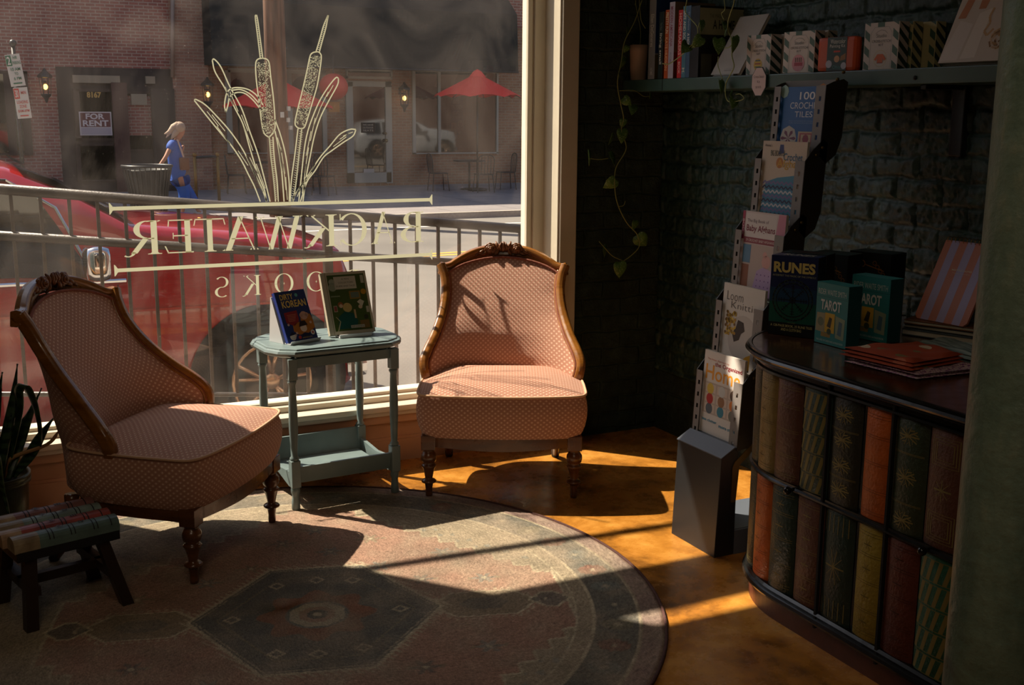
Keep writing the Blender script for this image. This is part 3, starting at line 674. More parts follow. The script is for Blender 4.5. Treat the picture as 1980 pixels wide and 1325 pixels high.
C.build('cover_print', t)
t2 = thing('book_stand', 'white card stand under the small blue phrasebook', 'stand', t.location, t.rotation_euler.z, 'white stands on the side table')
b = MB(); b.hexa([(-.004, .028, -.008), (.13, .028, -.008), (.13, .12, -.008), (-.004, .12, -.008), (-.004, .1, .17), (.13, .1, .17), (.13, .104, .17), (-.004, .104, .17)])
b.k = 0; b.build('back_support', mat('white_acrylic', (222, 222, 224), .3), t2)
b = MB(); b.hexa([(.0, -.012, -.0075), (.146, -.012, -.0075), (.146, .10, -.0075), (.0, .10, -.0075), (.0, -.012, -.003), (.146, -.012, -.003), (.146, .10, -.003), (.0, .10, -.003)]); b.hexa([(.0, -.014, -.005), (.146, -.014, -.005), (.146, -.012, -.005), (0, -.012, -.005), (.0, -.020, .006), (.146, -.020, .006), (.146, -.018, .006), (0, -.018, .006)])
b.build('front_ledge', mat('white_acrylic', (222, 222, 224), .3), t2)
t, C, (U, V, N) = leaning('hardcover_book', 'large cream hardcover with green illustrated front standing on the side table', 'book', onz(638.8, 649, TZ+.010), math.radians(4), .198, .262, .022, math.radians(23), (196, 184, 160), None)
C.rect(0, 0, 1, 1, (188, 178, 154), 1).rect(.13, .05, .95, .955, (66, 84, 30), 2).rect(.09, 0, .105, 1, (146, 136, 112), 2)
C.rect(.27, .72, .75, .925, (190, 184, 166), 3)
for k, tx in enumerate(('A PEN', 'COLLECTORS', 'GUIDE AND TALES')): C.text(tx, .42-.06*k if k else .44, .87-.057*k, (.60 if not k else .66+.03*k), .895-.057*k, (70, 70, 50), 4)
C.poly([(.2, .08), (.62, .08), (.66, .2), (.58, .32), (.4, .36), (.25, .28)], (18, 74, 66), 3).disc(.47, .42, .10, (190, 160, 96), 3).disc(.33, .47, .06, (150, 86, 40), 3).disc(.335, .45, .04, (206, 176, 146), 4)
C.disc(.76, .42, .045, (198, 176, 146), 3).rect(.60, .24, .64, .38, (186, 150, 110), 3).rect(.56, .55, .80, .68, (140, 110, 40), 3).rect(.59, .57, .77, .66, (96, 110, 96), 4)
C.rect(.17, .36, .25, .46, (180, 172, 150), 3).rect(.18, .37, .24, .45, (150, 70, 60), 4).rect(.86, .80, .93, .93, (170, 168, 150), 3).rect(.88, .32, .94, .42, (180, 172, 150), 3).disc(.22, .84, .07, (150, 156, 136), 3).disc(.22, .76, .09, (140, 148, 126), 3)
C.disc(.88, .66, .06, (176, 130, 30), 3).rect(.15, .6, .35, .62, (120, 130, 100), 3).poly([(.7, .5), (.8, .42), (.86, .5), (.78, .54)], (196, 190, 170), 4).rect(.48, .085, .78, .13, (176, 168, 150), 5).rect(.70, .07, .9, .2, (120, 90, 40), 3).disc(.85, .25, .05, (50, 50, 30), 4)
C.poly([(.18, .05), (.2, .05), (.28, .2), (.2, .28), (.18, .28), (.26, .2)], (180, 168, 130), 4).text('STORIES', .50, .095, .76, .12, (70, 60, 50), 6)
C.build('cover_print', t)
t2 = thing('book_stand', 'white stand under the large cream and green hardcover', 'stand', t.location, t.rotation_euler.z, 'white stands on the side table')
b = MB(); b.hexa([(.03, -.03, -.0095), (.17, -.03, -.0095), (.17, .11, -.0095), (.03, .11, -.0095), (.03, -.03, -.005), (.17, -.03, -.005), (.17, .11, -.005), (.03, .11, -.005)]); b.hexa([(.03, -.028, -.005), (.17, -.028, -.005), (.17, -.024, -.005), (.03, -.024, -.005), (.03, -.031, .004), (.17, -.031, .004), (.17, -.027, .004), (.03, -.027, .004)])
b.hexa([(.04, .036, -.005), (.16, .036, -.005), (.16, .040, -.005), (.04, .040, -.005), (.04, .112, .17), (.16, .112, .17), (.16, .116, .17), (.04, .116, .17)])
b.build('easel', mat('white_acrylic', (222, 222, 224), .3), t2)
# ------------------------------------------------------------------ book-shaped step stool
def make_stool():
    t = thing('step_stool', 'dark wooden step stool whose seat is carved as four worn book spines', 'stool', (.084, 3.50, .007), math.radians(15))
    w, d, zt = .315, .275, .292
    cols = [(104, 128, 120), (168, 76, 66), (132, 150, 144), (150, 100, 94)]
    for k in range(4):
        y0 = k*d/4; y1 = y0+d/4-.003; r = (y1-y0)/2; x0, x1 = (-.005 if k % 2 == 0 else -.018), (w+.003*(k % 2))
        pr = [(x0, y0+r-r*math.cos(a), zt-.052+.030*math.sin(a)**.8+.022) for a in [PI*i/10 for i in range(11)]]
        pr = [(x0, y0, zt-.045)]+pr+[(x0, y1, zt-.045)]
        n = NT('painted_book_spine'); 
        f = n.noise(16, 5); sep = n.n('SeparateXYZ'); n.t.links.new(n.tc.outputs['Object'], sep.inputs[0])
        worn = n.math('LESS_THAN', n.math('ADD', sep.outputs[0], n.math('MULTIPLY', f, .03)), .085 if k != 1 else .06)
        c = n.mix(n.math('MULTIPLY', worn, .8), n.ramp(f, [(.3, [v*.75 for v in cols[k]]), (.7, cols[k])]), n.ramp(f, [(.35, (130, 104, 72)), (.65, (186, 162, 126))])); n.base(c); n.rough(.42)
        b = MB(); b.smooth = False; b.prism(pr, (x1-x0, 0, 0)); bs = b.build('book_spine_slat', n.m, t)
        b = MB()
        for xb in (.10, .112, .165, .177, .235, .247, .29):
            pp = [(xb-.0017, y0+r-(r+.0006)*math.cos(a), zt-.030+(.0306)*math.sin(a)**.8) for a in [PI*(i+.6)/11.2 for i in range(11)]]
            b.add(pp+[(x+.0034, y, z) for x, y, z in pp], [(i, i+1, 12+i, 11+i) for i in range(10)])
        C = Cover(wm(t) @ Vector((0, y0, zt+.0005)), wm(t).to_3x3() @ Vector((1, 0, 0)), wm(t).to_3x3() @ Vector((0, 1, 0)), w, r*2)
        b.build('spine_bands', mat('black_paint', (20, 20, 20), .6), bs)
        C.text('III' if k % 2 else 'IV', .63, .36, .69, .64, (24, 22, 20), 3, .03).text('B' if k % 2 else 'R', .425, .36, .46, .64, (24, 22, 20), 3, .03)
        C.ring(.44, .5, .038, .005, (24, 22, 20), 3); C.build('spine_marks', bs)
    b = MB(); b.bbox((.0, .0, zt-.075), (w, d-.003, zt-.040), .004); b.build('seat_board', M_BLACKW, t)
    leg = {}
    for sx, sy in ((0, 0), (1, 0), (1, 1), (0, 1)):
        x, y = (.045 if not sx else w-.05), (.035 if not sy else d-.04); dx, dy = (-.022 if not sx else .055), (-.038 if not sy else .03); a = .018
        b = MB(); b.hexa([(x+dx-a, y+dy-a, 0), (x+dx+a, y+dy-a, 0), (x+dx+a, y+dy+a, 0), (x+dx-a, y+dy+a, 0), (x-a, y-a, zt-.07), (x+a, y-a, zt-.07), (x+a, y+a, zt-.07), (x-a, y+a, zt-.07)])
        b.build('leg', mat('dark_walnut_stain', (44, 28, 20), .4, bump=.1), t)
    b = MB(); b.box((.03, .0, .10), (.062, d-.0, .13)); b.box((w-.045, .0, .10), (w-.015, d, .13)); b.box((.03, .10, .10), (w-.02, .125, .13)); b.build('stretcher', mat('dark_walnut_stain', (44, 28, 20), .4, bump=.1), t)
make_stool()
# ------------------------------------------------------------------ snake plant
def make_snake():
    SY = 4.30; rim = ony(40, 932, SY-.12); hp = rim.z/.345; c = Vector((ony(63, 930, SY).x-.140, SY, .006)); t = thing('snake_plant', 'tall snake plant in a ribbed metal pot at the left edge by the window', 'plant', c)
    b = MB(); b.smooth = True; b.lathe([(r_, z_*hp) for r_, z_ in [(.100, .02), (.112, .03), (.124, .20), (.128, .30), (.137, .304), (.138, .318), (.133, .322), (.137, .326), (.137, .345), (.130, .347), (.124, .340), (.124, .31), (.02, .305)]], 36)
    b.build('pot', mat('aged_olive_metal', (76, 74, 52), .35, .6, bump=.1, bscale=40), t)
    b = MB(); b.smooth = True; b.lathe([(.125, .0), (.150, .004), (.158, .022), (.154, .024), (.145, .010), (.02, .008)], 32); b.build('saucer', mat('aged_olive_metal', (76, 74, 52), .35, .6, bump=.1, bscale=40), t)
    b = MB(); b.lathe([(.123, .30*hp), (.06, .318*hp), (.001, .32*hp)], 20); b.build('soil', mat('dark_soil', (30, 24, 18), .9, bump=1, bscale=90), t)
    n = NT('banded_snake_leaf'); sep = n.n('SeparateXYZ'); n.t.links.new(n.tc.outputs['UV'], sep.inputs[0]); nz = n.noise(12, 4)
    edge = n.math('GREATER_THAN', n.math('ABSOLUTE', n.math('SUBTRACT', sep.outputs[0], .5)), .44)
    band = n.math('SINE', n.math('ADD', n.math('MULTIPLY', sep.outputs[1], 70), n.math('MULTIPLY', nz, 9)))
    col = n.ramp(n.math('MULTIPLY_ADD', band, .5, .5), [(.3, (22, 40, 26)), (.75, (52, 74, 44))]); n.base(n.mix(n.math('MULTIPLY', edge, .5), col, rgb(96, 104, 56))); n.rough(.35); ML = n.m
    def Q(x, y, dy=0.): p_ = ony(x, y, SY+dy); return p_-c
    zb = .305*hp
    leaves = [((.03, -.03), [Q(34, 704, -.02)], .044, 0), ((.05, .02), [Q(36, 800, -.06), Q(36, 756, -.07), Q(50, 745, -.08), Q(66, 775, -.09), Q(76, 815, -.09), Q(79, 864, -.09)], .05, 1), ((-.02, .0), [Q(5, 720, 0)], .05, 0),
        ((.055, -.02), [Q(81, 751, .03)], .040, 0), ((.07, .01), [Q(106, 806, .0)], .036, 0), ((.0, .05), [Q(42, 762, .06)], .046, 0), ((-.03, -.04), [Q(-4, 742, -.05)], .05, 0),
        ((-.05, .02), [Q(-22, 700, 0)], .055, 0), ((.0, -.09), [Q(-8, 880, -.16), Q(2, 930, -.19), Q(17, 996, -.21)], .046, 1), ((.02, .06), [Q(60, 790, .08)], .036, 0), ((.03, 0), [Q(22, 800, -.04)], .05, 0)]
    for (bx, by), tips, wd, dr in leaves:
        b0 = Vector((bx, by, zb)); tp = tips[-1]; P = []; UVs = []; N_ = 16
        if dr: ctrl = [b0]+tips
        else: ctrl = [b0, b0.lerp(tp, .33)+Vector((random.uniform(-.012, .012), random.uniform(-.02, .02), 0)), b0.lerp(tp, .7)+Vector((random.uniform(-.010, .010), 0, 0)), tp]
        pth = smooth_path(ctrl, 8); L_ = len(pth)
        ax = Vector((math.cos(random.uniform(-.5, .5)-.4), math.sin(random.uniform(-.5, .5)-.4), 0))
        if dr: ax = Vector((.45, -.9, 0))
        for i, p in enumerate(pth):
            s_ = i/(L_-1); w_ = wd*.5*(.62+.5*math.sin(PI*min(1, s_*1.15)))*(1-s_**5)+.0008
            P.append([p-ax*w_+Vector((0, .006, 0)), p-ax*w_*.5, p+Vector((0, .004, 0)), p+ax*w_*.5, p+ax*w_+Vector((0, .006, 0))]); UVs.append([(k/4, s_) for k in range(5)])
        b = MB(); b.smooth = True; b.grid(P, UVs); o = b.build('leaf', ML, t); s = o.modifiers.new('s', 'SOLIDIFY'); s.thickness = .004
    b = MB(); b.smooth = True; b.tube(smooth_path([(.05, .0, zb), (.07, -.01, zb+.08), Q(90, 860), Q(115, 832)], 5), [.008]*8+[.007]*6+[.004]*2, 5); b.build('dry_leaf', mat('dry_straw_leaf', (150, 112, 62), .7), t)
make_snake()
# ------------------------------------------------------------------ painted lettering and cattails on the glass (inner face)
DEC = bpy.data.materials.new('cream_translucent_vinyl'); DEC.use_nodes = True
_t = DEC.node_tree; _t.nodes.clear(); _o = _t.nodes.new('ShaderNodeOutputMaterial'); _a = _t.nodes.new('ShaderNodeBsdfDiffuse'); _b = _t.nodes.new('ShaderNodeBsdfTranslucent'); _m = _t.nodes.new('ShaderNodeMixShader')
_a.inputs[0].default_value = rgb(214, 210, 184); _b.inputs[0].default_value = rgb(206, 206, 176); _m.inputs[0].default_value = .5
_t.links.new(_a.outputs[0], _m.inputs[1]); _t.links.new(_b.outputs[0], _m.inputs[2]); _t.links.new(_m.outputs[0], _o.inputs[0])
def make_decal():
    Y = GY-.0006; t = thing('window_decal', 'cream mirrored shop lettering with two cattails stuck on the big window', 'sign', (1.2, Y, 1.1))
    def pix(x, y): p = ony(x, y, GY); return (p.x, p.z)
    def ribbon(b, pts, w, closed=False):
        P = [Vector(p) for p in pts]; n = len(P); L_ = []; R_ = []
        for i, p in enumerate(P):
            a = P[i-1] if (closed or i > 0) else p; c = P[(i+1) % n] if (closed or i < n-1) else p; d = (c-a)
            if d.length < 1e-9: d = Vector((1, 0))
            d.normalize(); q = Vector((-d.y, d.x)); ww = w[i] if isinstance(w, list) else w; L_.append(p+q*ww/2); R_.append(p-q*ww/2)
        vs = [(p.x, Y, p.y) for p in L_+R_]; m = n if closed else n-1
        b.add(vs, [(i, (i+1) % n, n+(i+1) % n, n+i) for i in range(m)])
    def cr(pts, k=6): return [(p.x, p.y) for p in smooth_path([(x, y, 0) for x, y in pts], k)]
    # border bars
    for (x0, y0, x1, y1) in ((211, 405, 836, 385), (221, 524, 836, 491.5)):
        a, c = pix(x0, y0), pix(x1, y1); z = (a[1]+c[1])/2; b = MB(); h = .0075
        b.add([(a[0]+.014, Y, z-h), (c[0]-.014, Y, z-h), (c[0]-.014, Y, z+h), (a[0]+.014, Y, z+h)], [(0, 1, 2, 3)])
        for xx, sg in ((a[0], 1), (c[0], -1)):
            b.add([(xx, Y, z-.024), (xx+sg*.004, Y, z-.022), (xx+sg*.014, Y, z-h), (xx+sg*.014, Y, z+h), (xx+sg*.004, Y, z+.022), (xx, Y, z+.024)], [(0, 1, 2, 3, 4, 5)])
        b.build('border_bar', DEC, t, world=True)
    # serif letters: x runs left to right as read; drawn mirrored
    T, S = .15, .035      # thick, thin (of cap height)
    def arc(cx, cy, rx, ry, a0, a1, tw, n=24):   # modulated ring: thick where vertical
        o, i = [], []
        for k in range(n+1):
            a = math.radians(a0+(a1-a0)*k/n); w_ = S+(tw-S)*abs(math.cos(a))**1.3
            o.append((cx+rx*math.cos(a), cy+ry*math.sin(a))); i.append((cx+(rx-w_)*math.cos(a), cy+(ry-w_*.75)*math.sin(a)))
        return [(o[k], o[k+1], i[k+1], i[k]) for k in range(n)]
    def bar(x0, y0, x1, y1, w): 
        d = Vector((x1-x0, y1-y0)).normalized(); q = Vector((-d.y, d.x))*w/2
        return [((x0+q.x, y0+q.y), (x0-q.x, y0-q.y), (x1-q.x, y1-q.y), (x1+q.x, y1+q.y))]
    def diag(x0, y0, x1, y1, w): return [((x0-w/2, y0), (x0+w/2, y0), (x1+w/2, y1), (x1-w/2, y1))]
    def ser(x, y, w=.17, up=1, h=None):
        h = h if h is not None else (T/2)
        return [((x-w, y), (x-h, y), (x-h, y+.06*up), (x-h-.03, y+.028*up), (x-w, y+.020*up)), ((x+w, y), (x+h, y), (x+h, y+.06*up), (x+h+.03, y+.028*up), (x+w, y+.020*up))]
    def G(ch):
        if ch == 'B': return .74, diag(.16, 0, .16, 1, T)+ser(.14, 0, .14)+ser(.14, 1, .14, -1)+arc(.30, .755, .30, .245, -90, 90, T)+arc(.33, .26, .36, .26, -90, 90, T)+bar(.16, .02, .34, .02, S)+bar(.16, .51, .34, .51, S)+bar(.16, .98, .31, .98, S)
        if ch == 'R': return .86, diag(.16, 0, .16, 1, T)+ser(.16, 0)+ser(.14, 1, .14, -1)+arc(.33, .735, .32, .265, -90, 90, T)+bar(.16, .47, .34, .47, S)+bar(.16, .98, .34, .98, S)+diag(.66, .04, .36, .48, T)+arc(.80, .14, .20, .20, 200, 300, .10)
        if ch == 'A': return .98, diag(.12, 0, .50, 1.03, S)+diag(.82, 0, .46, 1.03, T)+bar(.24, .36, .72, .36, S)+ser(.12, 0, .11)+ser(.83, 0, .14)
        if ch == 'C': return .92, arc(.50, .5, .50, .52, 42, 318, T*1.05)+diag(.87, .80, .87, 1.0, .03)+diag(.87, .02, .87, .2, .02)
        if ch == 'K': return .98, diag(.16, 0, .16, 1, T)+ser(.16, 0)+ser(.16, 1, .17, -1)+bar(.22, .48, .74, .97, S*1.2)+diag(.80, .02, .40, .58, T)+ser(.76, 1, .13, -1)+arc(.92, .14, .18, .18, 205, 290, .09)
        if ch == 'W': return 1.42, diag(.42, -.02, .14, 1, T)+diag(.42, -.02, .72, .98, S)+diag(.98, -.02, .68, 1, T)+diag(.98, -.02, 1.26, .98, S)+ser(.13, 1, .15, -1)+ser(.70, 1, .12, -1)+ser(1.27, 1, .13, -1)
        if ch == 'T': return .88, diag(.44, 0, .44, 1, T)+ser(.44, 0)+bar(.04, .982, .84, .982, S)+diag(.0, .80, .04, .99, .03)+diag(.88, .80, .84, .99, .03)
        if ch == 'E': return .78, diag(.16, 0, .16, 1, T)+bar(.02, .982, .66, .982, S)+bar(.02, .018, .70, .018, S)+bar(.16, .52, .54, .52, S)+diag(.66, .80, .64, .99, .03)+diag(.76, .22, .68, .01, .035)+diag(.54, .43, .54, .61, .022)
        if ch == 'O': return 1.0, arc(.5, .5, .5, .51, 0, 360, T*.9, 40)+[((.44, .5), (.5, .485), (.56, .5), (.5, .515)), ((.485, .5), (.5, .42), (.515, .5), (.5, .58))]
        if ch == 'S': return .62, arc(.31, .74, .27, .27, 40, 270, .10)+arc(.31, .25, .29, .26, -130, 90, .11)
        if ch == 'K2': return G('K')
    rowa = [('B', 771, 819), ('A', 717, 764), ('C', 655, 709), ('K', 587, 651), ('W', 494, 584), ('A', 428, 499), ('T', 375, 435), ('E', 316, 374), ('R', 240, 310)]
    rowb = [('B', 662, 696), ('O', 593, 630), ('O', 531, 567.5), ('K', 468, 504), ('S', 414, 444)]
    for row, z0, z1, yy in ((rowa, .981, 1.118, 440), (rowb, .787, .872, 555)):
        for ch, xl, xr in row:
            X0, X1 = pix(xl, yy)[0], pix(xr, yy)[0]; w_, polys = G(ch); b = MB()
            for qi, q in enumerate(polys):
                vs = [(X1-(x/w_)*(X1-X0), Y-.00003*qi, z0+y*(z1-z0)) for x, y in q]; b.add(vs, [tuple(range(len(vs)))])
            b.build('letter', DEC, t, world=True)
    # cattails and leaves, outline drawing
    O2 = lambda pts: [pix(340+x/3.155, y/3.155) for x, y in pts]
    lines = [
     [(112, 612), (125, 608), (180, 640), (250, 710), (330, 800), (400, 900), (440, 975), (480, 1060), (520, 1140), (555, 1230)],
     [(112, 612), (150, 660), (210, 735), (280, 820), (340, 890), (400, 980), (440, 1060), (480, 1140), (515, 1230)],
     [(222, 368), (235, 362), (275, 410), (330, 530), (400, 660), (450, 800), (500, 940), (540, 1090), (575, 1230)],
     [(222, 368), (240, 440), (300, 540), (360, 660), (410, 760), (450, 900), (500, 1060), (540, 1160), (552, 1230)],
     [(305, 685), (297, 640), (310, 570), (340, 540), (390, 535), (450, 550), (500, 590), (530, 640)], [(305, 685), (318, 640), (330, 590), (370, 565), (420, 570), (470, 610), (515, 665)], [(345, 550), (400, 548), (460, 580), (515, 640)],
     [(605, 730), (640, 830), (670, 950), (690, 1100), (692, 1230)], [(605, 800), (625, 900), (645, 1040), (660, 1230)],
     [(490, 90), (485, 110), (500, 230), (515, 355)], [(492, 90), (500, 130), (512, 220), (530, 355)],
     [(528, 355), (500, 362), (487, 390), (490, 480), (505, 600), (525, 760), (540, 815), (568, 838)], [(528, 355), (555, 362), (570, 390), (580, 480), (595, 600), (605, 740), (600, 800), (568, 838)],
     [(570, 838), (580, 960), (598, 1110), (608, 1230)], [(592, 835), (600, 960), (618, 1110), (625, 1230)],
     [(928, 93), (900, 160), (875, 250), (855, 315)], [(930, 93), (915, 170), (893, 250), (875, 318)],
     [(865, 315), (835, 322), (818, 345), (800, 430), (770, 560), (740, 680), (727, 750), (738, 775), (758, 785)], [(865, 315), (880, 325), (887, 350), (878, 430), (860, 530), (825, 650), (795, 750), (780, 780), (758, 785)],
     [(745, 785), (725, 950), (705, 1100), (698, 1230)], [(768, 785), (750, 950), (735, 1100), (715, 1230)],
     [(992, 478), (975, 475), (930, 530), (880, 610), (840, 700), (805, 800), (785, 900), (770, 1030), (750, 1230)], [(992, 478), (985, 520), (930, 620), (880, 720), (845, 830), (820, 950), (795, 1080), (775, 1230)],
     [(1098, 790), (1060, 790), (1000, 820), (940, 890), (880, 960), (820, 1050), (780, 1110), (720, 1200), (712, 1230)], [(1098, 792), (1080, 830), (1020, 870), (950, 920), (900, 960), (850, 1040), (800, 1110), (760, 1230)]]
    hat = [[(300, 530), (350, 640)], [(330, 560), (380, 680)], [(190, 680), (260, 770)], [(220, 700), (300, 800)], [(250, 770), (330, 880)], [(400, 700), (440, 800)], [(420, 780), (470, 920)], [(430, 950), (490, 1080)], [(450, 960), (500, 1060)], [(470, 1040), (530, 1170)], [(490, 1000), (545, 1150)], [(380, 920), (440, 1010)], [(620, 840), (645, 930)], [(640, 900), (665, 1060)], [(655, 1000), (672, 1160)], [(625, 880), (650, 1050)], [(670, 1080), (680, 1220)], [(960, 520), (920, 590)], [(930, 560), (880, 660)], [(880, 660), (840, 770)], [(850, 720), (820, 860)], [(825, 800), (795, 950)], [(810, 900), (785, 1060)], [(795, 1000), (770, 1180)], [(1060, 810), (1000, 850)], [(1040, 835), (960, 895)], [(1080, 805), (1020, 830)], [(850, 1000), (800, 1090)], [(830, 1050), (760, 1150)], [(770, 1120), (730, 1190)], [(790, 1080), (740, 1200)]]
    b = MB()
    for l in lines: ribbon(b, cr(O2(l)), .0052)
    for l in hat: ribbon(b, O2(l), .003)
    for pa, pb in (((572, 850), (610, 1220)), ((760, 800), (708, 1220))):
        for k in range(30):
            s_ = k/30; x = lerp(pa[0], pb[0], s_); y = lerp(pa[1], pb[1], s_); ribbon(b, O2([(x-6, y), (x+16, y+10)]), .0018)
    for pa, pb in (((490, 110), (522, 350)), ((922, 110), (866, 310))):
        for k in range(18):
            s_ = k/18; x = lerp(pa[0], pb[0], s_); y = lerp(pa[1], pb[1], s_); ribbon(b, O2([(x-6, y), (x+8, y+6)]), .0022)
    rnd = random.Random(4)
    def dots(a, c, n, rad):
        for _ in range(n):
            s_ = rnd.random()**1; w = rnd.uniform(-1, 1); d = Vector((c[0]-a[0], c[1]-a[1])); q = Vector((-d.y, d.x)).normalized(); x = a[0]+d.x*s_+q.x*w*rad; y = a[1]+d.y*s_+q.y*w*rad
            p = pix(340+x/3.155, y/3.155); r_ = rnd.uniform(.0010, .0022); b.add([(p[0]+r_*math.cos(k*PI/3), Y, p[1]+r_*math.sin(k*PI/3)) for k in range(6)], [(0, 1, 2, 3, 4, 5)])
    dots((530, 375), (566, 815), 620, 36); dots((855, 340), (758, 765), 620, 31)
    b.build('cattail_drawing', DEC, t, world=True)
make_decal()
# ------------------------------------------------------------------ shelf, bracket, column
b = MB(); SZ = 1.707
b.bbox((2.86, 1.2, SZ-.052), (RX, 4.655, SZ), .004); sh = b.build('wall_shelf', M_SHELF)
tag(sh, 'long dark green metal shelf on the dark brick wall', 'shelf')
b = MB(); b.box((2.8595, 4.32, SZ-.0525), (2.8605, 4.327, SZ-.0)); b.build('scratch_mark', mat('dark_scratch', (22, 34, 32), .6), sh)
bk = MB(); bk.bbox((3.065, 2.81, 1.42), (RX, 2.865, SZ-.052), .004); bk.bbox((2.9, 2.825, SZ-.068), (3.07, 2.85, SZ-.0525), .003)
tag(MB().bbox((3.06, 2.79, 1.985), (3.074, 2.85, 2.6), .004).build('wall_strap', M_SHELF), 'green metal strap screwed to the bricks above the shelf', 'bracket')
tag(bk.build('shelf_bracket', M_BLACKM), 'black metal bracket holding the green shelf against the brick', 'bracket')
b = MB(); b.smooth = True; b.sphere((2.858, 2.835, SZ-.032), .007); b.build('bolt_head', M_BLACKM, sh)
d = ray(1990, 700); d = Vector((d.x, d.y, 0)).normalized(); pc = Vector((0, 0, 0))+d*1.62
b = MB(); b.smooth = True; b.lathe([(.074, 0), (.072, .9), (.070, 3.6)], 40)
n = NT('flaking_green_pipe_paint'); f = n.noise(6, 8, n.mapping((1, 1, .25)), .7); g = n.noise(40, 5)
n.base(n.ramp(n.math('ADD', n.math('MULTIPLY', f, .8), n.math('MULTIPLY', g, .2)), [(.35, (70, 92, 80)), (.55, (106, 122, 106)), (.72, (150, 146, 120))])); n.rough(.42); n.bump(n.math('ADD', g, n.noise(18, 6)), .5, .008)
tag(b.build('support_pipe', n.m, loc=(pc.x, pc.y, 0)), 'green painted iron column at the right edge of the picture', 'column')
# ------------------------------------------------------------------ shelf books
def ybk(px): return onx(px, 100, 2.86).y
def shelf_book(name, label, x0, x1, ztop, col, depth=.2, titles=(), cover=None, cat='book', cov=None, tcol=(230, 226, 214), xf=2.862):
    y1, y0 = ybk(x0)-.0008, ybk(x1)+.0008     # y1 = far
    o = thing(name, label, cat, (xf, y0, SZ+.0008), 0, 'books standing on the green shelf'); h = ztop-SZ-.001; w = y1-y0
    b = MB(); b.bbox((0, 0, 0), (.003, w, h), .001); b.bbox((.002, 0, 0), (depth, .0025, h), .001); b.bbox((.002, w-.0025, 0), (depth, w, h), .001); b.build('cover', mat('book_board', col, .4), o)
    b = MB(); b.box((.004, .003, .003), (depth-.004, w-.003, h-.003)); b.build('page_block', mat('book_paper', (196, 186, 166), .8), o)
    M = wm(o)
    if titles:
        C = Cover(M @ Vector((0, w, 0)), (0, -1, 0), (0, 0, 1), w, h)
        for tx, v0, v1, u0, u1, c in titles: C.text(tx, u0, v0, u1, v1, c or tcol, 2, .01, down=True)
        C.build('spine_title', o)
    if cov:
        C = Cover(M @ Vector((0, 0, 0)), (1, 0, 0), (0, 0, 1), depth, h); cov(C); C.build('cover_print', o)
    return o
shelf_book('hardcover_book', 'tall grey spined book next to the small cream pot on the shelf', 1253, 1266, 2.06, (128, 124, 122), .24, (('Ellen DeGeneres', .40, .80, .25, .75, (206, 200, 190)), ('HOME', .05, .14, .3, .7, (190, 186, 180))), cov=lambda C: C.rect(0, .32, 1, 1, (24, 52, 104), 1).rect(0, 0, 1, .30, (88, 78, 40), 1))
shelf_book('hardcover_book', 'dark slim book with small white "living small" title on the shelf', 1272, 1281, 1.995, (32, 44, 42), .19, (('living small', .22, .68, .15, .75, None), ('The New', .72, .84, .3, .7, (120, 130, 120))), cov=lambda C: C.rect(0, .55, 1, 1, (96, 84, 46), 1).rect(0, 0, 1, .5, (84, 44, 20), 1))
shelf_book('hardcover_book', 'orange spined book squeezed between the dark and the lilac books', 1284, 1291.5, 2.0, (190, 84, 34), .17, (('PRETTY FUN', .66, .96, .12, .85, (232, 222, 190)), ('KATE HUDSON', .12, .60, .15, .8, (236, 190, 140))))
shelf_book('hardcover_book', 'pale lilac book titled Modern Americana on the shelf', 1291.5, 1302, 2.03, (186, 176, 190), .21, (('MODERN AMERICANA', .42, .94, .2, .72, (150, 60, 90)), ('ROOMS', .2, .34, .3, .6, (140, 130, 150))), cov=lambda C: C.rect(0, .34, 1, 1, (120, 100, 78), 1).rect(0, 0, 1, .34, (110, 48, 20), 1).rect(.1, .04, .9, .26, (150, 74, 28), 2))
shelf_book('hardcover_book', 'bright red spined book on the shelf', 1309, 1317.5, 1.992, (196, 30, 32), .18, (('HOMEMAKERS', .34, .95, .18, .82, (238, 190, 180)), ('BOOK', .06, .24, .25, .75, (238, 190, 180))))
shelf_book('hardcover_book', 'teal blue spined book immediately right of the red one', 1317.5, 1325.5, 2.005, (74, 120, 140), .17, (('SAFE AND SOUND', .42, .94, .2, .8, None), ('M.', .06, .14, .2, .8, None)))
shelf_book('hardcover_book', 'slate blue slim book between the teal and thick black books', 1325.5, 1333, 2.005, (64, 92, 122), .17, (('A HOME', .40, .62, .2, .8, None), ('The Perfect', .66, .92, .3, .7, (150, 170, 186))))
def homecov(C):
    C.rect(0, 0, 1, 1, (20, 18, 18), 1).rect(.0, .60, 1, .97, (150, 146, 112), 2).text('THE MAGIC OF', .22, .84, .62, .89, (96, 94, 70), 4).text('A HOME', .30, .68, .80, .81, (40, 40, 34), 4, .02)
    C.rect(.06, 0, .30, .33, (92, 90, 70), 2).rect(.30, .12, .55, .34, (60, 36, 24), 2)
shelf_book('hardcover_book', 'thick black book showing a cream panel reading A HOME on its side', 1333, 1350, 2.0, (22, 22, 24), .225, cov=homecov)
b = MB(); b.smooth = True; py = (onx(1222, 120, 2.95).y+onx(1262, 120, 2.95).y)/2; pr = abs(onx(1222, 120, 2.95).y-onx(1262, 120, 2.95).y)/2*.93
POT = Vector((2.93, py+.0, SZ+.001))
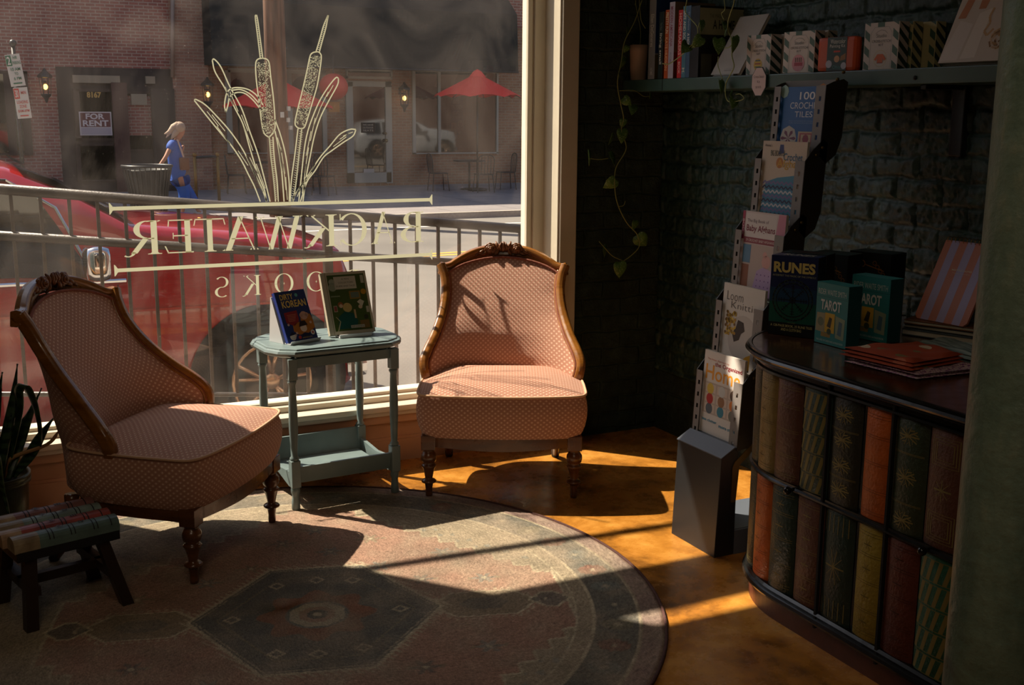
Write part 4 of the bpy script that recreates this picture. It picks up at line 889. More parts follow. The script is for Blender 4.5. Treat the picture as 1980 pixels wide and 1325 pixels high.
# ------------------------------------------------------------------ boxes facing out on the shelf
def boxthing(name, label, cat, loc, rz, w, d, h, col, group=None, rough=.4, side=None, rnd=.002):
    """front face on local -Y, from x=0..w; returns thing and frame for covers"""
    o = thing(name, label, cat, loc, rz, group); b = MB(); b.bbox((0, 0, 0), (w, d, h), rnd); b.build('carton', mat('printed_carton', col, rough), o)
    M = wm(o); R3 = M.to_3x3()
    F = Cover(M @ Vector((0, 0, 0)), R3 @ Vector((1, 0, 0)), (0, 0, 1), w, h); S_ = Cover(M @ Vector((w, 0, 0)), R3 @ Vector((0, 1, 0)), (0, 0, 1), d, h); T_ = Cover(M @ Vector((0, 0, h)), R3 @ Vector((1, 0, 0)), R3 @ Vector((0, 1, 0)), w, d)
    return o, F, S_, T_
GRN, PNK = (70, 98, 84), (204, 190, 182)
def stripes(C, col, l, n=5, u0=0, u1=1, sl=.35, ph=0.):
    for k in range(n+1):
        v = (k+ph)/n; a = max(0, min(1, v)); 
        q = [(u0, v), (u1, v-sl*.5), (u1, v-sl*.5+.5/n), (u0, v+.5/n)]; q = [(u, min(1, max(0, vv))) for u, vv in q]
        if max(p[1] for p in q)-min(p[1] for p in q) > .01: C.poly(q, col, l)
def kit(label, loc, rz, w, h, d, icon):
    o, F, S_, T_ = boxthing('craft_kit_box', label, 'box', loc, rz, w, d, h, PNK, 'striped cross-stitch kit boxes on the shelf')
    for u0, u1 in ((.02, .17), (.83, .98)): stripes(F, GRN, 1, 3, u0, u1, .22, .1)
    F.rect(.38, .90, .58, 1, GRN, 1)
    F.line([(.2, .04), (.2, .78), (.3, .9), (.7, .9), (.8, .78), (.8, .04)], .0012, (150, 150, 146), 2)
    F.line([(.33, .76), (.42, .82), (.5, .84), (.6, .82), (.68, .76)], .0012, (110, 110, 108), 2).text('Studio', .36, .68, .66, .76, (120, 120, 116), 3).text('CROSS-STITCH', .24, .575, .78, .63, (54, 54, 54), 3).text('KIT', .44, .50, .58, .55, (54, 54, 54), 3)
    if icon == 'y':
        F.disc(.5, .25, .17, (206, 170, 66), 2, n=24).rect(.40, .34, .60, .37, (60, 90, 110), 3).rect(.38, .26, .62, .29, (160, 70, 60), 3).rect(.38, .18, .62, .21, (84, 110, 80), 3)
    if icon == 'r':
        F.disc(.5, .24, .20, (206, 140, 150), 2, n=24)
        for k in range(4): F.rect(.40+.06*k, .26, .43+.06*k, .37, (90, 70, 60), 3)
        F.rect(.38, .17, .64, .25, (160, 40, 60), 3)
    if icon == 'o':
        F.ring(.5, .24, .19, .01, (200, 180, 130), 2); F.poly([(.38, .19), (.33, .22), (.42, .33), (.58, .33), (.67, .22), (.62, .19), (.58, .24), (.58, .14), (.42, .14), (.42, .24)], (206, 96, 48), 3).rect(.42, .14, .58, .155, (150, 50, 40), 4)
    stripes(S_, (44, 64, 56), 1, 4, 0, 1, .5)
    F.build('front_print', o); S_.build('side_print', o); return o
def fy(px, py, X): return onx(px, py, X)
Z0 = SZ+.0008
kit('striped cross-stitch kit with a yellow motif behind the hanging price tag', (2.875, 3.752, Z0), math.radians(-86), .138, .152, .055, 'y')
kit('striped cross-stitch kit with a pink and red motif left of the orange tin', (2.872, 3.523, Z0), math.radians(-83), .155, .152, .05, 'r')
kit('striped cross-stitch kit with an orange jumper motif right of the orange tin', (2.89, 3.115, Z0), math.radians(-84), .148, .158, .05, 'o')
for k, (xx, yy, lab) in enumerate(((2.952, 3.115, 'striped kit box directly behind the orange jumper kit'), (3.014, 3.112, 'striped kit box last in the row behind the orange jumper kit'))):
    o, F, S_, T_ = boxthing('craft_kit_box', lab, 'box', (xx, yy-.04*(k+0), Z0), math.radians(-84), .148, .05, .160, (188, 176, 130), 'striped cross-stitch kit boxes on the shelf'); stripes(S_, (44, 60, 50), 1, 4, 0, 1, .5); S_.build('side_print', o)
    for u0, u1 in ((.02, .17), (.83, .98)): stripes(F, GRN, 1, 3, u0, u1, .22, .1)
    F.build('front_print', o)
o, F, S_, T_ = boxthing('craft_kit_box', 'striped kit box behind the yellow motif kit', 'box', (2.942, 3.742, Z0), math.radians(-86), .138, .05, .154, (188, 176, 160), 'striped cross-stitch kit boxes on the shelf'); stripes(S_, (44, 60, 50), 1, 4, 0, 1, .5); S_.build('side_print', o)
o, F, S_, T_ = boxthing('craft_kit_box', 'striped kit box behind the pink and red motif kit', 'box', (2.932, 3.523, Z0), math.radians(-83), .155, .05, .154, (188, 176, 160), 'striped cross-stitch kit boxes on the shelf'); stripes(S_, (44, 60, 50), 1, 4, 0, 1, .5); S_.build('side_print', o)
o, F, S_, T_ = boxthing('watercolor_tin', 'orange watercolor painting kit tin with rounded corners on the shelf', 'tin', (2.877, 3.338, Z0), math.radians(-80), .172, .035, .122, (206, 84, 44), rnd=.014)
F.rect(.26, 0.02, .76, .985, (58, 74, 72), 2).text('Watercolor', .34, .80, .72, .93, (226, 222, 214), 4).text('Painting Kit', .33, .66, .72, .78, (226, 222, 214), 4).rect(.43, .55, .60, .60, (206, 70, 50), 3)
F.disc(.32, .22, .08, (190, 184, 196), 3).disc(.52, .36, .07, (214, 160, 120), 3).disc(.70, .16, .07, (190, 184, 196), 3).poly([(.6, .3), (.74, .34), (.74, .52), (.62, .44)], (160, 110, 60), 3).text('Ohia', .42, .08, .62, .18, (90, 150, 150), 4)
F.build('front_print', o)
# pale tilted book with its back cover out
t, C, _ = leaning('hardcover_book', 'plain pale book tilted far back on a stand in the middle of the shelf', 'book', (2.874, 3.985, SZ+.0085), math.radians(-90), .19, .275, .014, math.radians(30), (186, 176, 168), None)
C = Cover(wm(t) @ Vector((0, 0, 0)), wm(t).to_3x3() @ Vector((1, 0, 0)), wm(t).to_3x3() @ Vector((0, math.sin(math.radians(30)), math.cos(math.radians(30)))), .19, .275)
C.rect(.42, .06, .68, .068, (120, 112, 108), 2).rect(.40, .09, .70, .094, (150, 140, 136), 2); C.build('cover_print', t)
b = MB(); b.bbox((2.866, 3.82, SZ+.0005), (3.0, 3.95, SZ+.007), .001); tag(b.build('book_stand', mat('clear_grey_acrylic', (120, 124, 122), .2)), 'low grey stand under the plain pale tilted book', 'stand')
# big illustrated book on the right
t, C, _ = leaning('large_book', 'big pale craft book with knitting hands and a teacup at the shelf right end', 'book', (2.872, 2.756, SZ+.012), math.radians(-88), .27, .36, .025, math.radians(24), (206, 196, 186), None)
C.rect(0, 0, 1, 1, (206, 194, 184), 1).poly([(.1, .66), (.16, 1), (.62, 1), (.56, .86), (.42, .82), (.3, .72)], (176, 136, 92), 2).poly([(.05, .42), (.12, .7), (.22, .7), (.16, .42)], (190, 130, 96), 3).poly([(.3, .5), (.3, .76), (.42, .82), (.44, .7), (.40, .5)], (190, 130, 96), 3)
rn = random.Random(2)
for k in range(90):
    u, v = rn.uniform(.12, .55), rn.uniform(.70, .99)
    if v > .66+.3*abs(u-.3): C.line([(u, v), (u+.04, v+.014*rn.choice((-1, 1)))], .006, rn.choice(((206, 170, 126), (150, 108, 66), (186, 146, 100))), 3)
C.disc(.60, .66, .095, (40, 36, 34), 3).disc(.60, .66, .088, (222, 212, 200), 4).disc(.60, .66, .075, (176, 112, 30), 5)
C.text('WITH', .72, .95, .98, .985, (40, 36, 36), 4, .02).text('REACH', .72, .86, .98, .895, (40, 36, 36), 4, .02).poly([(.0, .02), (.1, .4), (.3, .36), (.26, .02)], (216, 206, 200), 2).poly([(.3, .03), (.34, .46), (.5, .5), (.5, .04)], (222, 212, 204), 2)
for k in range(40):
    a = rn.uniform(0, 6.3); r_ = rn.uniform(.02, .13); C.line([(.74+r_*math.cos(a), .2+r_*math.sin(a)*.8), (.74+r_*math.cos(a+.7), .2+r_*math.sin(a+.7)*.8)], .006, rn.choice(((190, 150, 104), (214, 184, 150), (140, 104, 70))), 3)
C.line([(.52, .5), (.5, .42), (.54, .36), (.5, .28), (.56, .24), (.62, .3)], .008, (196, 160, 120), 3); C.build('cover_print', t)
# price tag
o = thing('price_tag', 'pale pink eight-sided price tag hanging off the shelf edge', 'tag', (2.852, 3.66, SZ-.06)); pp = onx(1468, 158, 2.852)
b = MB(); R_ = .052; b.prism([(2.850, pp.y+R_*.92*math.cos(PI/8+k*PI/4), pp.z+R_*1.15*math.sin(PI/8+k*PI/4)) for k in range(8)], (.003, 0, 0)); b.k = 0; b.build('card_backing', mat('dark_green_card', (40, 56, 50), .6), o, world=True)
C = Cover((2.8498, pp.y+.052, pp.z-.06), (0, -1, 0), (0, 0, 1), .104, .12)
C.poly([(.5+.435*math.cos(PI/8+k*PI/4), .5+.47*math.sin(PI/8+k*PI/4)) for k in range(8)], (206, 180, 174), 1)
C.text('Cross Stitch', .2, .62, .8, .70, (90, 74, 76), 2).text('Kit', .42, .46, .58, .54, (90, 74, 76), 2).text('$19.95', .34, .28, .66, .36, (90, 74, 76), 2); C.build('card_print', o)
# ------------------------------------------------------------------ magazine rack
def make_rack():
    yl, yr, dx = 3.37, 3.10, .0735
    t = thing('magazine_rack', 'tall grey metal stepped magazine rack against the dark brick wall', 'rack', (2.5, 3.235, 0))
    b = MB(); b.hexa([(2.335, yr, 0), (2.42, yr, .0), (2.42, yl, .0), (2.335, yl, .0), (2.349, yr, .366), (2.42, yr, .405), (2.42, yl, .405), (2.349, yl, .366)]); o = b.build('base_box', M_BLACKM, t, world=True); m_ = o.modifiers.new('b', 'BEVEL'); m_.width = .002; m_.segments = 2
    b = MB(); b.hexa([(2.346, yr-.002, .3665), (2.405, yr-.002, .400), (2.405, yl+.002, .400), (2.346, yl+.002, .3665), (2.346, yr-.002, .370), (2.405, yr-.002, .4045), (2.405, yl+.002, .4045), (2.346, yl+.002, .370)]); b.build('base_lid', mat('slate_metal', (92, 98, 108), .45), t, world=True)
    b = MB(); b.box((2.42, yr+.01, 0), (2.92, yl-.01, .012)); b.box((2.60, yr, 0), (2.92, yr+.012, .09)); b.box((2.42, yr, 0), (2.60, yr+.012, .09)); b.box((2.9, yr, 0), (2.92, yl, .09)); b.box((2.42, yr+.01, .085), (2.92, yl-.01, .092)); b.build('foot_plate', mat('slate_metal', (92, 98, 108), .45), t, world=True)
    b = MB(); b.prism([(2.395, yr-.0045, .20), (2.415, yr-.0045, .20), (2.425, yr-.0045, .335), (2.505, yr-.0045, .40), (2.505, yr-.0045, .43), (2.45, yr-.0045, .385), (2.405, yr-.0045, .35), (2.395, yr-.0045, .33)], (0, .004, 0)); b.build('hinge_arm', mat('brass_toned_steel', (120, 100, 56), .4, .7), t, world=True)
    for k in range(5):
        X = 2.424+dx*k; zt = .628+.2565*k; zb = zt-.236; tl = .013
        b = MB()
        # lips
        for y0, y1 in ((yr, yr+.048), (yl-.034, yl)):
            n_ = 5; hs = .011
            yc = (y0+y1)/2
            for (a, c) in ((y0, yc-hs/2), (yc+hs/2, y1)): b.hexa([(X-tl, a, zb), (X-tl+.002, a, zb), (X-tl+.002, c, zb), (X-tl, c, zb), (X, a, zt), (X+.002, a, zt), (X+.002, c, zt), (X, c, zt)])
            zs = [zb]; 
            for q in range(5): zc = zt-.045-q*.044; zs = [zs[0]]+zs[1:]
            edges = [zb]+sum([[zt-.045-q*.044-.008, zt-.045-q*.044+.008] for q in (4, 3, 2, 1, 0)], [])+[zt]
            for q in range(0, len(edges)-1, 2):
                za, zc = max(zb, edges[q]), edges[q+1]
                if zc <= za: continue
                xa, xc = X-tl*(zt-za)/(zt-zb), X-tl*(zt-zc)/(zt-zb); b.hexa([(xa, yc-hs/2, za), (xa+.002, yc-hs/2, za), (xa+.002, yc+hs/2, za), (xa, yc+hs/2, za), (xc, yc-hs/2, zc), (xc+.002, yc-hs/2, zc), (xc+.002, yc+hs/2, zc), (xc, yc+hs/2, zc)])
        b.box((X-tl, yr, zb), (X-tl+.05, yl, zb+.003)); b.box((X+.048, yr, zb), (X+.051, yl, zt+.02))
        b.build('pocket', M_GREYM, t, world=True)
        for y0 in (yr-.003, yl):
            b = MB(); b.prism([(X-tl, y0, zb-.004), (X, y0, zt), (X+.03, y0, zt+(.035 if k < 4 else .012)), (X+.075, y0, zt+(.075 if k < 4 else .022)), (X+.095, y0, zt+(.06 if k < 4 else .012)), (X+.095-tl, y0, zb+.06), (X+.06, y0, zb), (X+.03-tl, y0, zb-.03 if k else zb)], (0, .003, 0)); b.build('side_plate', mat('bronze_dark_metal', (46, 40, 32), .42, bump=.05, bscale=300), t, world=True)
        b = MB(); b.smooth = True
        for (px_, pz_) in ((X+.045, zt+.02), (X+.07, zt+.045)): b.tube([(px_, yr-.008, pz_), (px_, yr-.002, pz_)], .006, 10)
        b.build('bolt', mat('brass_toned_steel', (120, 100, 56), .4, .7), t, world=True)
    return t
make_rack()
def magazine(label, k, ytop, w, zt, draw, pages=(200, 194, 184)):
    X = 2.424+.0735*k+.008; zb = .628+.2565*k-.228; h = zt-zb; tl = .013
    o = thing('craft_magazine', label, 'magazine', (X, ytop, zb), 0, 'craft books in the magazine rack'); th = .010
    y0, y1 = ytop-w, ytop; lean = math.atan(tl/.236)
    V = Vector((math.sin(lean), 0, math.cos(lean)))
    P0 = Vector((X-tl+.004, y1, zb)); 
    b = MB(); q = []
    for dxx in (0, th):
        for (yy, s_) in ((y1, 0), (y0, 0), (y0, h), (y1, h)): q.append(P0+V*s_+Vector((dxx, yy-y1, 0)))
    b.hexa(q); b.build('page_block', mat('magazine_paper', pages, .5), o, world=True)
    C = Cover(P0, (0, -1, 0), V, w, h); draw(C); C.build('cover_print', o)
def d_home(C):
    C.rect(0, 0, 1, 1, (214, 206, 198), 1).text('The Smart Approach to', .08, .89, .62, .915, (190, 90, 60), 3).text('the Organized', .28, .82, .95, .885, (150, 40, 50), 3, .01).text('Home', .06, .66, .92, .84, (224, 150, 40), 2, .01)
    C.rect(.05, .25, .95, .63, (186, 170, 158), 2)
    for i in range(3):
        for j in range(3):
            u, v = .10+.29*i, .27+.12*j; C.rect(u, v, u+.25, v+.10, (206, 190, 176), 3); C.disc(u+.12, v+.045, .085, ((90, 100, 110), (176, 40, 44), (206, 176, 70), (60, 130, 150), (150, 110, 80), (200, 200, 196), (120, 120, 110), (220, 130, 60), (90, 70, 60))[i*3+j], 4)
    C.text('less clutter', .06, .155, .44, .19, (30, 130, 160), 3, .02).text('more store', .50, .13, .92, .165, (30, 130, 160), 3, .02)
def d_loom(C):
    C.rect(0, 0, 1, 1, (206, 200, 192), 1).text('Loom', .10, .80, .50, .91, (96, 92, 90), 3, -.01).text('Knitting', .22, .68, .98, .79, (96, 92, 90), 3, -.01)
    C.disc(.56, .36, .36, (188, 180, 172), 2, 30).poly([(.42, .58), (.56, .56), (.60, .46), (.52, .42), (.48, .34), (.36, .30), (.30, .40), (.38, .48)], (30, 28, 28), 3)
    rn_ = random.Random(3)
    for _ in range(60): C.disc(rn_.uniform(.12, .36), rn_.uniform(.38, .66), .026, rn_.choice(((176, 130, 30), (206, 170, 60), (110, 76, 20))), 4, 7)
    C.poly([(.36, 0), (.55, .08), (.68, .16), (.8, .2), (1, .34), (1, 0)], (190, 138, 20), 3)
def d_baby(C):
    C.rect(0, 0, 1, 1, (206, 190, 188), 1).rect(0, .66, .06, 1, (150, 36, 70), 3).text('BOOK', .01, .7, .05, .9, (220, 200, 200), 4, down=True).rect(.07, .66, .80, .98, (214, 204, 200), 2).text('The Big Book of', .12, .86, .62, .91, (90, 60, 80), 3).text('Baby Afghans', .11, .74, .78, .84, (120, 26, 56), 3, .02).rect(.07, .62, .82, .69, (140, 60, 74), 3).text('29 CROCHET BABY AFGHANS', .12, .64, .78, .67, (220, 200, 196), 4)
    C.poly([(.78, .66), (1, .62), (1, 1), (.84, 1)], (196, 130, 150), 3).rect(.07, 0, .95, .61, (190, 170, 160), 2).rect(.07, .38, .26, .6, (90, 130, 160), 3).rect(.07, 0, .24, .36, (140, 84, 60), 3).disc(.64, .42, .10, (212, 160, 150), 4).disc(.60, .50, .05, (212, 160, 150), 4)
    C.poly([(.34, 0), (.44, .3), (.6, .36), (.86, .3), (.95, 0)], (190, 160, 196), 4)
    for i in range(5):
        for j in range(4): C.disc(.46+.09*i, .05+.07*j, .012, (120, 84, 140), 5, 6)
def zig(C, u0, u1, v, col, n=7, a=.04, t=.008, l=4):
    C.line([(u0+(u1-u0)*k/(2*n), v+(a if k % 2 else 0)) for k in range(2*n+1)], t, col, l)
def d_crochet(C):
    C.rect(0, 0, 1, 1, (196, 178, 158), 1).text("Annie's", .05, .93, .22, .965, (60, 50, 50), 3).text('BIG BOOK of', .20, .82, .52, .89, (70, 76, 60), 3, .01).text('Crochet', .50, .77, .92, .86, (40, 96, 130), 3, .01).text('Afghans', .36, .66, .98, .78, (196, 150, 40), 3, .01)
    C.disc(.42, .74, .08, (176, 110, 40), 2).poly([(.38, .84), (.5, .86), (.48, .96), (.40, .96)], (40, 52, 110), 2).poly([(.04, .06), (.14, .5), (.4, .56), (.8, .60), (.92, .1), (.5, .0), (.1, .0)], (60, 130, 160), 2)
    for k in range(9): zig(C, .08, .86, .04+.055*k, ((196, 200, 206), (30, 44, 80), (120, 110, 160))[k % 3], 8, .035, .006)
def d_tiles(C):
    C.rect(0, 0, 1, 1, (36, 96, 160), 1).text('100', .46, .80, .80, .92, (222, 226, 230), 3, .01).text('CROCHET', .26, .66, .94, .76, (214, 220, 226), 3).text('TILES', .38, .53, .78, .62, (214, 220, 226), 3).text('charts and patterns for crochet', .26, .46, .80, .48, (150, 180, 206), 3).text('motifs inspired by decorative tiles', .26, .43, .80, .45, (150, 180, 206), 3)
    C.disc(.28, .2, .19, (200, 190, 180), 3, 8).rect(.50, .08, .86, .31, (200, 170, 140), 3).rect(.54, .105, .82, .285, (170, 70, 80), 4).rect(.57, .125, .79, .265, (206, 180, 150), 5).disc(.68, .195, .07, (150, 60, 80), 6, 8)
    for k in range(6):
        a = k*PI/3; C.poly([(.28, .2), (.28+.14*math.cos(a-.25), .2+.11*math.sin(a-.25)), (.28+.18*math.cos(a), .2+.14*math.sin(a)), (.28+.14*math.cos(a+.25), .2+.11*math.sin(a+.25))], (120, 60, 90), 4)
    C.disc(.1, .93, .10, (150, 180, 170), 3, 8).disc(.95, .95, .09, (200, 130, 60), 3, 8)
magazine('organized-home book with orange title, lowest in the rack', 0, 3.345, .236, .708, d_home)
magazine('loom knitting book with a sheep-like black shape, second from the rack bottom', 1, 3.345, .236, .952, d_loom)
magazine('pink and white baby afghans book, third from the rack bottom', 2, 3.348, .240, 1.212, d_baby)
magazine('crochet afghan book with blue zigzag blanket, second from the rack top', 3, 3.346, .240, 1.462, d_crochet)
magazine('blue crochet tiles book in the topmost rack pocket', 4, 3.350, .236, 1.652, d_tiles)
# ------------------------------------------------------------------ cabinet faced with book spines
def make_cabinet():
    t = thing('book_front_cabinet', 'curved black cabinet faced with two rows of dummy antique book spines', 'cabinet', (2.6, 2.3, 0))
    R_, cx, cy, xf, y0 = .40, 2.6, 2.6, 2.2, 1.45; Ls = cy-y0; La = R_*PI/2
    def P(s, off=0):   # arc-length path starting at the curve's far end; off outward
        # s from 0 at (xf,y0) northwards
        if s < Ls: return Vector((xf-off, y0+s, 0)), Vector((-1, 0, 0))
        a = (s-Ls)/R_
        if a <= PI/2: n = Vector((-math.cos(a), math.sin(a), 0)); return Vector((cx, cy, 0))+n*(R_+off), n
        x = cx+(s-Ls-La); return Vector((x, cy+R_+off, 0)), Vector((0, 1, 0))
    Lt = Ls+La+(3.09-cx)
    SS = [Ls*k/12 for k in range(12)]+[Ls+La*k/24 for k in range(25)]+[Lt]
    def moulding(b, prof):   # prof (off,z) closed
        vs = []; n = len(prof)
        for s in SS: 
            for off, z in prof: p, nn = P(s, off); vs.append((p.x, p.y, z))
        fs = [(i*n+k, (i+1)*n+k, (i+1)*n+(k+1) % n, i*n+(k+1) % n) for i in range(len(SS)-1) for k in range(n)]
        fs += [tuple(range(n)), tuple(range((len(SS)-1)*n, len(SS)*n))[::-1]]; b.add(vs, fs)
    def slab(b, off, z0, z1):
        pts = [P(s, off)[0] for s in SS]; pts = [(p.x, p.y, z0) for p in pts]+[(3.09, y0, z0)]; b.prism(pts, (0, 0, z1-z0))
    b = MB(); slab(b, -.012, .105, .80); b.build('carcass', M_BLACKW, t, world=True)
    b = MB(); slab(b, -.004, 0, .072); b.build('plinth', mat('red_brown_stained_wood', (86, 44, 24), .4, noise=.2, bump=.1), t, world=True)
    b = MB(); moulding(b, [(-.01, .072), (.016, .072), (.020, .080), (.016, .088), (.008, .092), (.012, .100), (.006, .108), (-.01, .108)]); b.build('base_moulding', M_BLACKW, t, world=True)
    b = MB(); slab(b, .030, .822, .8385); b.build('top_panel', m_wood('polished_brown_top', (48, 28, 16), (92, 54, 28), .18, 5, (1, 5, 1)), t, world=True)
    b = MB(); moulding(b, [(-.01, .800), (.006, .800), (.010, .806), (.026, .808), (.032, .813), (.030, .818), (.040, .820), (.044, .826), (.040, .833), (.034, .836), (.033, .840), (.024, .8405), (.02, .838), (.0, .80)]); o = b.build('top_moulding', M_BLACKW, t, world=True)
    b = MB(); moulding(b, [(-.01, .775), (.008, .775), (.014, .780), (.012, .786), (.004, .79), (.002, .80), (-.01, .80)]); b.build('frieze_rail', M_BLACKW, t, world=True)
    b = MB(); moulding(b, [(-.01, .442), (.008, .442), (.013, .447), (.013, .452), (.006, .456), (.006, .462), (-.01, .462)]); b.build('middle_rail', M_BLACKW, t, world=True)
    # spine columns
    bounds = [y-y0 for y in (1.675, 1.797, 1.915, 2.045, 2.165, 2.285, 2.41, 2.532)]+[Ls+.055, Ls+.175, Ls+.29, Ls+.40, Ls+.51, Ls+.62]
    up = [('olive', 1), ('maroon', 0), ('brown', 3), ('green', 2), ('orange', 0), ('black', 4), ('stripe', 5), ('brown', 0), ('sand', 1), ('dkol', 0), ('dkol', 1), ('brown', 0), ('sand', 0)]
    lo = [('brown', 1), ('olive', 0), ('gstripe', 5), ('maroon', 1), ('yellow', 1), ('dgreen', 6), ('brown', 1), ('dgreen', 1), ('orange', 1), ('dkol', 0), ('maroon', 0), ('brown', 0), ('dkol', 0)]
    colr = dict(olive=(84, 84, 50), maroon=(96, 44, 32), brown=(92, 56, 42), green=(48, 62, 44), orange=(188, 92, 30), black=(40, 42, 32), stripe=(44, 66, 56), sand=(140, 116, 66), dkol=(66, 62, 42), yellow=(150, 128, 44), dgreen=(34, 54, 46), gstripe=(34, 88, 66))
    gold = (126, 112, 60)
    for rowi, (row, z0, z1) in enumerate(((up, .462, .775), (lo, .108, .442))):
        for i, (cn, deco) in enumerate(row):
            s0, s1 = bounds[i]+.0015, bounds[i+1]-.0015
            if s1 <= s0: continue
            if i in (4, 1): s1 -= .010
            col = colr[cn]; NN = 12; b = MB(); b.smooth = True; rows = []
            for z in (z0, z0+.004, z1-.006, z1-.001):
                k_ = 1 if z0 < z < z1-.002 else .82; r_ = []
                for q in range(NN+1):
                    f = q/NN; p, nn = P(lerp(s0, s1, f), 0); bul = .017*k_*math.sin(PI*f)**.55; pp = p+nn*(bul-.010); r_.append(Vector((pp.x, pp.y, z)))
                rows.append(r_)
            b.grid(rows, flip=True); b.add([(p.x, p.y, z1-.001) for p in rows[-1]]+[(P(s1, -.012)[0].x, P(s1, -.012)[0].y, z1-.001), (P(s0, -.012)[0].x, P(s0, -.012)[0].y, z1-.001)], [tuple(range(NN+3))])
            sp = b.build('dummy_book_spine', mat('tooled_leather', col, .42, bump=.35, bscale=110, noise=.15, nscale=30), t, world=True)
            # tooling, wrapped on the curve: list of (u0,v0,u1,v1)
            g = gold if cn not in ('orange', 'yellow', 'maroon', 'sand') else tuple(v*.62 for v in col)
            gm = mat('tooled_line', g, .5); b = MB(); H = z1-z0
            def wpt(u, v):
                u = min(.995, max(.005, u)); p, nn = P(lerp(s0, s1, u), 0); pp = p+nn*(.017*math.sin(PI*u)**.55-.0094); return (pp.x, pp.y, z0+v*H)
            def wrect(u0, v0, u1, v1, n=8):
                top = [wpt(lerp(u0, u1, k/n), v1) for k in range(n+1)]; bot = [wpt(lerp(u0, u1, k/n), v0) for k in range(n+1)]; b.grid([bot, top], flip=True)
            def wline(u0, v0, u1, v1, t_=.02, n=6):
                bot = []; top = []
                for k in range(n+1): 
                    u, v = lerp(u0, u1, k/n), lerp(v0, v1, k/n); du = t_ if abs(u1-u0) < abs(v1-v0)*3 else 0; bot.append(wpt(u, v-(0 if du else t_*.35))); top.append(wpt(u+du, v+(0 if du else t_*.35)))
                b.grid([bot, top])
            lines = (.05, .075, .25, .27, .50, .52, .74, .76, .92, .945)
            if deco in (0, 1):
                for v in lines: wrect(.06, v, .94, v+.004)
                if deco == 1:
                    for v in (.16, .385, .63, .84):
                        for k in range(6): a = k*PI/3; wline(.5, v, .5+.14*math.cos(a), v+.045*math.sin(a), .012, 2)
            if deco in (2, 4):
                for v in ((.12, .5, .86) if deco == 2 else (.15, .38, .62, .85)):
                    for k in range(10):
                        a = k*PI/5; wline(.5, v, .5+.3*math.cos(a), v+.085*math.sin(a), .02, 3); wline(.5+.17*math.cos(a), v+.05*math.sin(a), .5+.27*math.cos(a+.4), v+.075*math.sin(a+.4), .015, 2)
                for v in (.26, .27, .70, .71): wrect(.06, v, .94, v+.004)
            if deco == 3:
                for (v0, v1) in ((.06, .30), (.70, .94)):
                    for e_ in (0, .06, .12): wrect(.15+e_, v0+e_*.4, .85-e_, v0+e_*.4+.004); wrect(.15+e_, v1-e_*.4, .85-e_, v1-e_*.4+.004); wline(.15+e_, v0+e_*.4, .15+e_, v1-e_*.4, .02, 3); wline(.83-e_, v0+e_*.4, .83-e_, v1-e_*.4, .02, 3)
                for k in range(8): a = k*PI/4; wline(.5, .5, .5+.22*math.cos(a), .5+.09*math.sin(a), .02, 3)
            if deco == 5:
                for (v0, v1) in ((.02, .17), (.20, .37), (.40, .56), (.59, .76), (.79, .96)):
                    for k in range(4):
                        u = .08+.22*k; top = [wpt(u, v1), wpt(u+.10, v1)]; bot = [wpt(u+.12, v0), wpt(u+.22, v0)]; b.grid([bot, top])
                    wrect(.06, v0-.006, .94, v0-.001); wrect(.06, v1+.001, .94, v1+.006)
            if deco == 6:
                for k in range(6): wline(.12+.15*k, .03, .12+.15*k, .2, .02, 2); wline(.12+.15*k, .8, .12+.15*k, .97, .02, 2)
                for k in range(10): a = k*PI/5; wline(.5, .5, .5+.3*math.cos(a), .5+.16*math.sin(a), .02, 3)
            if b.v: b.build('gilt_tooling', gm, sp, world=True, kind='stuff') if False else b.build('gilt_tooling', gm, sp, world=True)
    for s in (2.535-y0, 2.005-y0):
        p, nn = P(s, .012); b = MB(); b.smooth = True; b.tube([p+Vector((0, 0, .452))-nn*.004, p+nn*.012+Vector((0, 0, .452))], [.006, .005], 10); q = p+nn*.020+Vector((0, 0, .452)); b.sphere(q, .0125); b.build('knob', mat('black_knob', (20, 20, 20), .2), t, world=True)
    for s in (2.412-y0, 2.162-y0):
        b = MB(); p0, nn = P(s, .0); b.box((p0.x-.0105, p0.y-.006, .06), (p0.x, p0.y+.002, .80)); b.build('door_gap', mat('deep_black', (8, 8, 8), .8), t, world=True)
    return t
make_cabinet()
CZ = .8405
